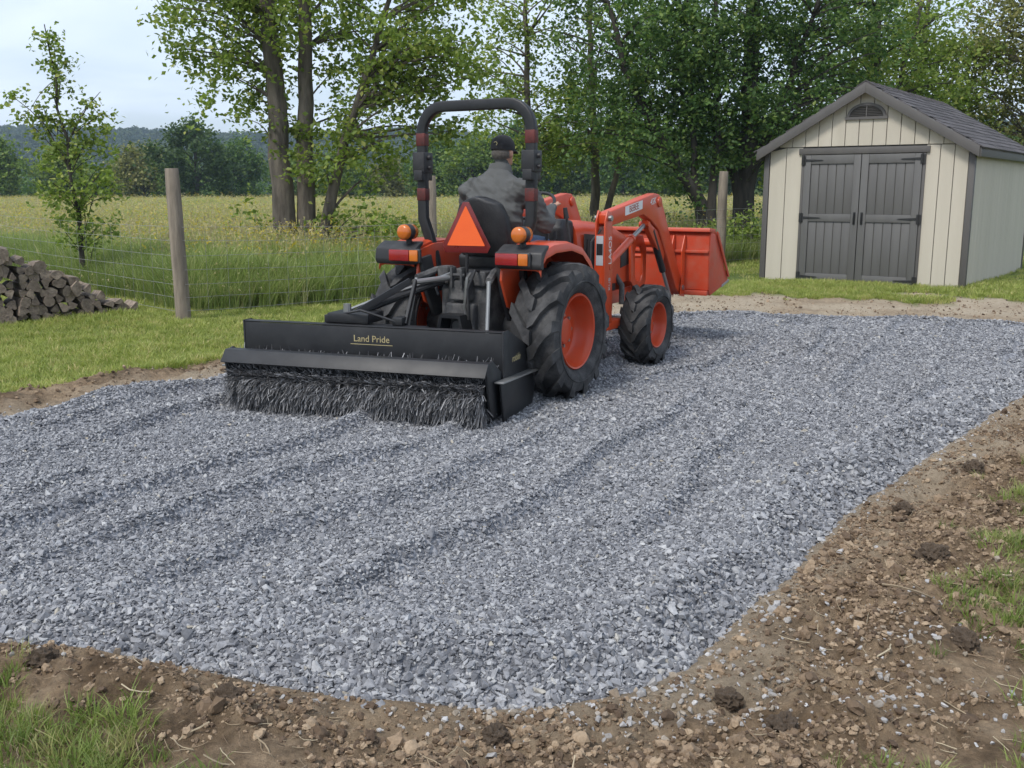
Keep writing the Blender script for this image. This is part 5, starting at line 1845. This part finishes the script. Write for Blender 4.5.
MB().b2((-hw + 0.01, -0.030, 0.0), (hw - 0.01, 0.02, 0.05)).build('stiffener', m_or2, bk, bevel=0.004)

# decals on the right-hand boom and upright
ex_, ez_ = Vector((0, 1, 0.14)).normalized(), Vector((0, -0.14, 1)).normalized()
xr = 0.475 + 0.045
dec = MB().prism([(1.56, 1.375), (1.96, 1.431), (1.96, 1.511), (1.56, 1.455)], 'x', xr, xr + 0.0015).build('decal_plate', m_white, TR)
text_mesh('lettering', 'BEBEE', 0.085, m_dkor, dec, basis(ex_, ez_, Vector((1, 0, 0)), Vector((xr + 0.0025, 1.76, 1.443))))
text_mesh('lettering', '45K', 0.085, m_white, TR, basis(ex_, ez_, Vector((1, 0, 0)), Vector((xr + 0.0015, 2.22, 1.495))), shear=0.2)
rx_ = 0.475 + 0.05
text_mesh('lettering', 'LA4O5', 0.085, m_white, TR, basis(Vector((0, 0, 1)), Vector((0, -1, 0)), Vector((1, 0, 0)), Vector((rx_ + 0.001, UPY + 0.035, 1.08))))
text_mesh('lettering', 'KUB', 0.06, m_grey_dec, TR, basis(Vector((0, 0, 1)), Vector((0, -1, 0)), Vector((1, 0, 0)), Vector((rx_ + 0.001, UPY + 0.03, 0.78))))
MB().b2((0.425 + 0.016, UPY - 0.0785, 0.95), (0.525 - 0.016, UPY - 0.0765, 1.21)).build('warning_decal', m_grey_dec, TR)
MB().b2((0.425 + 0.02, UPY - 0.080, 1.04), (0.525 - 0.02, UPY - 0.0786, 1.14)).build('warning_decal', m_blk, TR)


# ================================================================== rear implement: box with rotary broom
IM = empty('power_rake', (-1.12, 7.05, 0.035), R(-19))
tag(IM, 'black box rake with a bristle roller, hitched behind the tractor', 'implement')
hw = 1.04
# back panel of the box and its top flange
MB().b2((-hw, 0.20, 0.30), (hw, 0.212, 0.63)).build('back_panel', m_blk, IM, bevel=0.002)
MB().b2((-hw, 0.20, 0.632), (hw, 0.27, 0.642)).build('top_flange', m_blk, IM, bevel=0.003)
MB().b2((-hw, 0.80, 0.12), (hw, 0.815, 0.44)).build('front_panel', m_blk, IM, bevel=0.002)
for sx in (-1, 1):
    a, b = sorted((sx * hw + sx * 0.001, sx * (hw + 0.014)))
    MB().prism([(0.195, 0.645), (0.30, 0.645), (0.88, 0.42), (0.92, 0.10), (0.70, 0.05), (0.20, 0.05)], 'x', a, b).build('end_plate', m_blk, IM, bevel=0.003)
    # hood cheek that carries the bar
    a, b = sorted((sx * (hw - 0.02), sx * (hw + 0.0)))
    MB().prism([(-0.06, 0.455), (0.02, 0.47), (0.198, 0.36), (0.198, 0.06), (0.06, 0.045), (-0.02, 0.10), (-0.10, 0.40)], 'x', a, b).build('cheek_plate', m_blk, IM, bevel=0.006)
    # side skid outside the end plate
    a, b = sorted((sx * (hw + 0.03), sx * (hw + 0.048)))
    sk = MB().prism([(0.05, 0.31), (0.86, 0.27), (0.76, 0.03), (0.12, 0.02)], 'x', a, b).build('side_skid', m_blk, IM, bevel=0.004)
    a, b = sorted((sx * (hw + 0.016), sx * (hw + 0.085)))
    MB().box(((a + b) / 2, 0.46, 0.300), (b - a, 0.92, 0.012), (R(-2.6), 0, 0)).build('wear_strip', m_steel, sk, bevel=0.002)
    a, b = sorted((sx * (hw + 0.0145), sx * (hw + 0.03)))
    MB().b2((a, 0.2, 0.12), (b, 0.55, 0.2)).build('skid_spacer', m_blk, sk)
# deflector bar over the broom
MB().prism([(-0.14, 0.375), (-0.07, 0.46), (0.0, 0.462), (0.0, 0.45), (-0.065, 0.446), (-0.128, 0.368)], 'x', -hw + 0.0, hw - 0.0).build('deflector_bar', m_blk, IM, bevel=0.003)
# broom
core = MB().tube([(-hw + 0.03, 0.04, 0.24), (hw - 0.03, 0.04, 0.24)], 0.12, 20).build('broom_core', m_blk, IM)
m_brist = leaf_mat('dusty black bristles', [(0.0, (0.064, 0.064, 0.066)), (0.5, (0.160, 0.160, 0.165)), (0.8, (0.256, 0.256, 0.264)), (1, (0.416, 0.416, 0.424))], 0.05)
r = np.random.default_rng(5)
nb = 15000
bx = r.uniform(-hw + 0.035, hw - 0.035, nb)
th = r.uniform(R(-15), R(285), nb)          # 0 = towards the tractor, 90 = up, 180 = towards the camera, 270 = down
th = np.where(r.random(nb) < 0.55, r.uniform(R(150), R(290), nb), th)
L_ = r.uniform(0.16, 0.262, nb)
L_ = np.where((th > R(50)) & (th < R(158)), np.minimum(L_, r.uniform(0.15, 0.185, nb)), L_)
c0 = np.stack([bx, 0.04 + 0.11 * np.cos(th), 0.24 + 0.11 * np.sin(th)], 1)
th2 = th + np.where((th > R(50)) & (th < R(165)), 0.0, r.normal(0.18, 0.22, nb))
tip = np.stack([bx + r.normal(0, 0.030, nb), 0.04 + L_ * np.cos(th2), 0.24 + L_ * np.sin(th2)], 1)
tip[:, 2] = np.maximum(tip[:, 2], 0.008 + 0.0 * tip[:, 2])
low = tip[:, 2] < 0.05
tip[low, 1] -= r.uniform(0, 0.08, low.sum())
mid_ = (c0 + tip) / 2 + np.stack([r.normal(0, 0.008, nb), -0.012 * np.ones(nb), r.normal(0.005, 0.008, nb)], 1)
wv_ = r.normal(size=(nb, 3)) * np.array([1, 0.5, 0.5]); wv_ /= np.linalg.norm(wv_, axis=1)[:, None]
w_ = wv_ * r.uniform(0.002, 0.0048, (nb, 1))
V = np.stack([c0 - w_, c0 + w_, mid_ - w_, mid_ + w_, tip - w_ * 0.6, tip + w_ * 0.6], 1).reshape(-1, 3)
i6 = np.arange(nb)[:, None] * 6
F = np.concatenate([i6 + np.array([[0, 1, 3, 2]]), i6 + np.array([[2, 3, 5, 4]])], 0)
tag(link('bristles', fast_mesh('bristles', V, F, m_brist), IM), 'dusty dark bristles of the roller', kind='stuff')
# hitch: A-frame, box, links and hose
mb = MB()
mb.b2((-0.42, 0.28, 0.56), (0.42, 0.36, 0.64))
mb.b2((-0.40, 0.28, 0.642), (-0.32, 0.40, 0.70)); mb.b2((0.16, 0.28, 0.642), (0.24, 0.40, 0.70))
mb.build('hitch_beam', m_blk, IM, bevel=0.006)
mb = MB()
mb.b2((-0.36, 0.25, 0.645), (-0.02, 0.52, 0.72))
mb.build('gear_case', m_blk, IM, bevel=0.012)
MB().cyl((-0.24, 0.35, 0.72), (-0.24, 0.35, 0.78), 0.03, 10).build('filler_cap', m_steel, IM)
for a, b in (((-0.30, 0.34, 0.64), (0.16, 0.62, 0.94)), ((0.24, 0.34, 0.64), (0.20, 0.62, 0.94))):
    MB().tube([a, b], 0.026, 8, flat=(1.0, 0.45)).build('hitch_brace', m_blk, IM)
MB().tube([(0.18, 0.62, 0.93), (0.42, 0.98, 0.95)], 0.022, 10).build('top_link', m_steel, IM)
MB().tube([(-0.20, 0.40, 0.70), (0.02, 0.62, 0.80), (0.30, 0.92, 0.92)], 0.028, 10).build('drive_shaft', m_blk, IM)
MB().tube([(-0.30, 0.30, 0.70), (-0.05, 0.20, 0.755), (0.12, 0.24, 0.70), (0.20, 0.30, 0.66)], 0.009, 8).build('hydraulic_hose', m_plast, IM)
MB().tube([(-0.42, 0.34, 0.66), (-0.1, 0.55, 0.80), (0.25, 0.82, 0.93), (0.38, 0.98, 0.99)], 0.011, 8).build('hydraulic_hose', m_steel, IM)
# lettering
text_mesh('lettering', 'Land Pride', 0.068, m_gold_dec, IM, basis(Vector((1, 0, 0)), Vector((0, 0, 1)), Vector((0, -1, 0)), Vector((0.03, 0.199, 0.545))))
MB().b2((-0.14, 0.1975, 0.503), (0.20, 0.1995, 0.507)).build('lettering_rule', m_gold_dec, IM)
text_mesh('lettering', 'rotide', 0.075, m_gold_dec, IM, basis(Vector((0, 1, 0)), Vector((0, 0, 1)), Vector((1, 0, 0)), Vector((hw + 0.0152, 0.47, 0.425))), shear=0.25)


# ================================================================== operator
m_jack = simple('grey jacket cloth', (0.098, 0.10, 0.098), (0.074, 0.076, 0.074), scale=7, rough=0.9, bump=0.5, bscale=9)
m_jean = simple('blue denim', (0.16, 0.23, 0.36), (0.10, 0.15, 0.26), scale=20, rough=0.9, bump=0.3, bscale=90)
m_skin = simple('skin', (0.46, 0.25, 0.17), (0.40, 0.21, 0.14), scale=20, rough=0.55)
m_boot = simple('brown boot leather', (0.07, 0.045, 0.03), rough=0.7)
m_cap = simple('black cap cloth', (0.014, 0.014, 0.016), (0.02, 0.02, 0.022), scale=30, rough=0.9, bump=0.2, bscale=200)
m_hair = simple('grey hair', (0.16, 0.14, 0.12), (0.08, 0.07, 0.06), scale=60, rough=0.8, bump=0.6, bscale=150)


def chain(mb, pts, n=14):
    """pts (x,y,z,rx,ry) rings swept along a path with elliptic section"""
    P = [Vector(p[:3]) for p in pts]
    v = []; f = []
    ref = Vector((1, 0, 0))
    for i, p in enumerate(P):
        d = (P[min(i + 1, len(P) - 1)] - P[max(i - 1, 0)]).normalized()
        a = (ref - d * ref.dot(d))
        if a.length < 1e-3: a = Vector((0, 1, 0)) - d * d.y
        a.normalize(); b = d.cross(a)
        for k in range(n):
            t = 2 * math.pi * k / n
            v.append(p + a * math.cos(t) * pts[i][3] + b * math.sin(t) * pts[i][4])
    for i in range(len(P) - 1):
        for k in range(n):
            k2 = (k + 1) % n
            f.append((i * n + k, i * n + k2, (i + 1) * n + k2, (i + 1) * n + k))
    f += [tuple(range(n))[::-1], tuple((len(P) - 1) * n + k for k in range(n))]
    mb.add(v, f)


def blob(mb, c, r3, n=12, rot=None):
    v = []; f = []
    for i in range(1, n):
        ph = math.pi * i / n
        for k in range(n):
            t = 2 * math.pi * k / n
            p = Vector((r3[0] * math.sin(ph) * math.cos(t), r3[1] * math.sin(ph) * math.sin(t), r3[2] * math.cos(ph)))
            if rot: p = Euler(rot).to_matrix() @ p
            v.append(p + Vector(c))
    for i in range(n - 2):
        for k in range(n):
            k2 = (k + 1) % n
            f.append((i * n + k, i * n + k2, (i + 1) * n + k2, (i + 1) * n + k))
    f += [tuple(range(n))[::-1], tuple((n - 2) * n + k for k in range(n))]
    mb.add(v, f)


OX = 0.07          # sits a little right of the seat centre
person = empty('person', (0, 0, 0)); person.parent = None
body = MB()
seg = []           # (a, b, tag) for colouring


def limb(pts, tagn):
    chain(body, pts)
    for p, q in zip(pts[:-1], pts[1:]):
        seg.append((np.array(p[:3]), np.array(q[:3]), tagn, (p[3] + p[4] + q[3] + q[4]) / 4))


# torso
limb([(OX, -0.02, 1.12, 0.19, 0.15), (OX, -0.03, 1.22, 0.205, 0.16), (OX, -0.02, 1.36, 0.235, 0.165), (OX, 0.0, 1.50, 0.25, 0.16), (OX, 0.03, 1.63, 0.258, 0.145), (OX, 0.05, 1.71, 0.225, 0.12), (OX, 0.07, 1.765, 0.14, 0.095), (OX, 0.085, 1.80, 0.088, 0.08)], 'jack')
limb([(OX, 0.10, 1.775, 0.070, 0.070), (OX, 0.115, 1.85, 0.066, 0.066)], 'skin')
HC = (OX, 0.135, 1.945)
blob(body, HC, (0.079, 0.098, 0.118)); seg.append((np.array(HC) - [0, 0, 0.05], np.array(HC) + [0, 0, 0.05], 'skin', 0.08))
blob(body, (OX, 0.19, 1.875), (0.052, 0.05, 0.045))                 # jaw
blob(body, (OX, 0.238, 1.93), (0.015, 0.02, 0.026))                 # nose
for sx in (-1, 1):
    blob(body, (OX + sx * 0.083, 0.125, 1.935), (0.013, 0.024, 0.034), 8)   # ears
# arms: right (x+) elbow out, hands on the wheel
wr = ctr + (e1 * math.cos(R(20)) + e2 * math.sin(R(20))) * 0.19
wl_ = ctr + (e1 * math.cos(R(165)) + e2 * math.sin(R(165))) * 0.19
for sx, hand in ((1, wr), (-1, wl_)):
    sh = Vector((OX + sx * 0.238, 0.03, 1.67)); el = Vector((OX + sx * 0.36, 0.18, 1.39)); hd = Vector(hand)
    dv = (hd - el).normalized(); wrist = hd - dv * 0.10 + Vector((0, 0, 0.02))
    m1 = sh.lerp(el, 0.5) + Vector((sx * 0.02, 0, 0))
    limb([(*(sh + Vector((-sx * 0.05, 0, 0.005))), 0.085, 0.095), (*sh, 0.09, 0.095), (*m1, 0.085, 0.087), (*el, 0.076, 0.076), (*el.lerp(wrist, 0.5), 0.06, 0.058), (*wrist.lerp(el, 0.06), 0.046, 0.044)], 'jack')
    # palm and fingers closed over the rim
    palm = wrist + dv * 0.055
    limb([(*wrist, 0.028, 0.022), (*palm, 0.043, 0.018), (*(palm + dv * 0.03), 0.042, 0.016)], 'skin')
    side = (ax.cross(dv)).normalized()
    for q, (off, ln) in enumerate(((-0.033, 0.068), (-0.011, 0.076), (0.011, 0.072), (0.033, 0.058))):
        b0 = palm + dv * 0.025 + side * off
        b1 = b0 + dv * ln * 0.5 + ax * 0.012; b2 = b1 + dv * ln * 0.22 - ax * ln * 0.35; b3 = b2 - dv * ln * 0.25 - ax * ln * 0.22
        limb([(*b0, 0.0095, 0.0095), (*b1, 0.009, 0.009), (*b2, 0.0085, 0.0085), (*b3, 0.0075, 0.0075)], 'skin')
    t0 = palm - side * sx * 0.03 - dv * 0.02
    limb([(*t0, 0.012, 0.012), (*(t0 - side * sx * 0.025 + dv * 0.03), 0.0105, 0.0105), (*(t0 - side * sx * 0.02 + dv * 0.06 - ax * 0.015), 0.009, 0.009)], 'skin')
# legs
for sx in (-1, 1):
    hip = (OX * 0.7 + sx * 0.10, 0.02, 1.14); kn = (OX * 0.7 + sx * 0.235, 0.46, 1.20); an = (OX * 0.7 + sx * 0.25, 0.62, 0.76)
    limb([(hip[0], hip[1] - 0.05, hip[2], 0.10, 0.10), (*hip, 0.105, 0.105), (hip[0] * 0.5 + kn[0] * 0.5, 0.25, 1.205, 0.088, 0.088), (kn[0], kn[1] - 0.02, kn[2], 0.068, 0.068), (kn[0], kn[1] + 0.03, kn[2] - 0.05, 0.064, 0.064), (kn[0] * 0.5 + an[0] * 0.5, 0.56, 0.97, 0.058, 0.062), (*an, 0.045, 0.05)], 'jean')
    limb([(an[0], an[1] - 0.01, 0.80, 0.048, 0.052), (an[0], an[1], 0.70, 0.046, 0.055), (an[0], an[1] + 0.06, 0.672, 0.045, 0.038), (an[0], an[1] + 0.16, 0.665, 0.042, 0.030), (an[0], an[1] + 0.20, 0.662, 0.03, 0.024)], 'boot')

tmp = body.build('tmp_body', m_jack, None, smooth=0)
md = tmp.modifiers.new('rm', 'REMESH'); md.mode = 'VOXEL'; md.voxel_size = 0.0085
md2 = tmp.modifiers.new('sm', 'SMOOTH'); md2.factor = 0.5; md2.iterations = 5
dg = bpy.context.evaluated_depsgraph_get()
bme = bpy.data.meshes.new_from_object(tmp.evaluated_get(dg))
bpy.data.objects.remove(tmp)
bme.name = 'body'
bme.materials.clear()
names = ['jack', 'jean', 'skin', 'boot']
for m in (m_jack, m_jean, m_skin, m_boot): bme.materials.append(m)
cen = np.zeros(len(bme.polygons) * 3, np.float32); bme.polygons.foreach_get('center', cen); cen = cen.reshape(-1, 3)
best = np.full(len(cen), 1e9); mi = np.zeros(len(cen), np.int32)
for a, b, tg, rad in seg:
    ab = b - a
    t = np.clip(((cen - a) @ ab) / (ab @ ab + 1e-9), 0, 1)
    dd = np.linalg.norm(cen - a - t[:, None] * ab, axis=1) - rad
    k = dd < best
    best[k] = dd[k]; mi[k] = names.index(tg)
zz = cen[:, 2]
mi[(mi == 1) & (zz > 1.225) & (cen[:, 1] < 0.16)] = 0
bme.polygons.foreach_set('material_index', mi)
bme.shade_smooth()
# cloth folds on jacket and jeans
co = np.zeros(len(bme.vertices) * 3, np.float32); bme.vertices.foreach_get('co', co); co = co.reshape(-1, 3)
no = np.zeros_like(co).ravel(); bme.vertices.foreach_get('normal', no); no = no.reshape(-1, 3)
mask = sstep(1.80, 1.74, co[:, 2]) * sstep(0.74, 0.80, co[:, 2])
hand_d = np.minimum(np.linalg.norm(co - np.array(wr), axis=1), np.linalg.norm(co - np.array(wl_), axis=1))
mask = mask * sstep(0.11, 0.17, hand_d)
fold = fbm(co[:, 0] * 5 + co[:, 1] * 4, co[:, 2] * 13 + co[:, 0] * 6, 3, 301) * 0.03
co = co + no * (fold * mask)[:, None]
bme.vertices.foreach_set('co', co.astype(np.float32).ravel()); bme.update()
link('body', bme, person)
tag(person, 'person in grey jacket, blue jeans and black cap driving, seen from behind', 'person')
# collar, cap, hair, eyes, mouth
mb = MB()
chain(mb, [(OX, 0.085, 1.77, 0.112, 0.098), (OX, 0.090, 1.81, 0.100, 0.090), (OX, 0.096, 1.85, 0.088, 0.083)], 20)
mb.build('collar', m_jack, person, bevel=0.004)
mb = MB()
v = []; f = []
n = 24
rows = [(0.0, 1.02), (0.25, 1.03), (0.5, 0.97), (0.72, 0.82), (0.88, 0.58), (0.97, 0.30), (1.0, 0.02)]
for t, k in rows:
    for j in range(n):
        a = 2 * math.pi * j / n
        v.append((OX + 0.090 * k * math.cos(a), 0.132 + 0.112 * k * math.sin(a), 1.957 + 0.128 * t - 0.012 * math.sin(a) * (1 - t)))
for i in range(len(rows) - 1):
    for j in range(n):
        j2 = (j + 1) % n
        f.append((i * n + j, i * n + j2, (i + 1) * n + j2, (i + 1) * n + j))
f.append(tuple((len(rows) - 1) * n + j for j in range(n)))
mb.add(v, f)
cap = mb.build('cap', m_cap, person, smooth=60)
mb = MB()
v = []; f = []
for j in range(13):
    a = math.pi * (0.14 + 0.72 * j / 12)
    for rr, dz in ((0.98, 0.0), (1.78, -0.022)):
        for tk in (0.0, 0.006):
            kx = 0.09 * (rr if rr < 1.2 else 1.05); ky = 0.112 * rr
            v.append((OX + kx * math.cos(a), 0.132 + ky * math.sin(a), 1.962 + dz + tk))
for j in range(12):
    a = j * 4; b = a + 4
    f += [(a, a + 2, b + 2, b), (a + 1, b + 1, b + 3, a + 3), (a + 2, a + 3, b + 3, b + 2), (a, b, b + 1, a + 1)]
mb.add(v, f)
mb.build('cap_brim', m_cap, cap, smooth=50)
mb = MB(); blob(mb, (OX, 0.132, 2.087), (0.008, 0.008, 0.005), 8); mb.build('cap_button', m_cap, cap)
mb = MB(); mb.tube([(OX - 0.013, 0.017, 2.02), (OX + 0.006, 0.0155, 2.026), (OX + 0.016, 0.0175, 2.012), (OX + 0.008, 0.0155, 1.998)], 0.0035, 6); mb.build('cap_emblem', m_gold_dec, cap)
mb = MB()
blob(mb, (OX, 0.118, 1.935), (0.084, 0.095, 0.066), 14)
mb.build('hair', m_hair, person, smooth=60)
for sx in (-1, 1):
    mb = MB(); blob(mb, (OX + sx * 0.031, 0.219, 1.953), (0.012, 0.010, 0.009), 8)
    mb.build('eye', m_white, person)
    mb = MB(); mb.tube([(OX + sx * 0.085, 0.13, 1.955), (OX + sx * 0.082, 0.20, 1.958), (OX + sx * 0.06, 0.236, 1.955)], 0.003, 6); mb.build('glasses_temple', m_plast, person)
MB().tube([(OX - 0.022, 0.232, 1.888), (OX, 0.238, 1.886), (OX + 0.022, 0.232, 1.888)], 0.004, 6).build('mouth', m_skin, person)
person.location = TR.location - Vector((0, 0, 0.045))
person.rotation_euler = TR.rotation_euler

# ================================================================== haze (air over the valley)
mh = bpy.data.materials.new('pale air'); mh.use_nodes = True
t = mh.node_tree; t.nodes.clear()
o_ = N(t, 'ShaderNodeOutputMaterial'); pv = N(t, 'ShaderNodeVolumePrincipled')
pv.inputs['Color'].default_value = (0.64, 0.82, 1.0, 1)
pv.inputs['Density'].default_value = 0.00032
pv.inputs['Anisotropy'].default_value = 0.0
t.links.new(pv.outputs[0], o_.inputs['Volume'])
hz = MB().b2((-1650, -1650, -12), (1650, 1650, 110)).build('haze', mh, None, smooth=0)
tag(hz, 'thin pale blue haze over the valley', 'haze', kind='stuff')
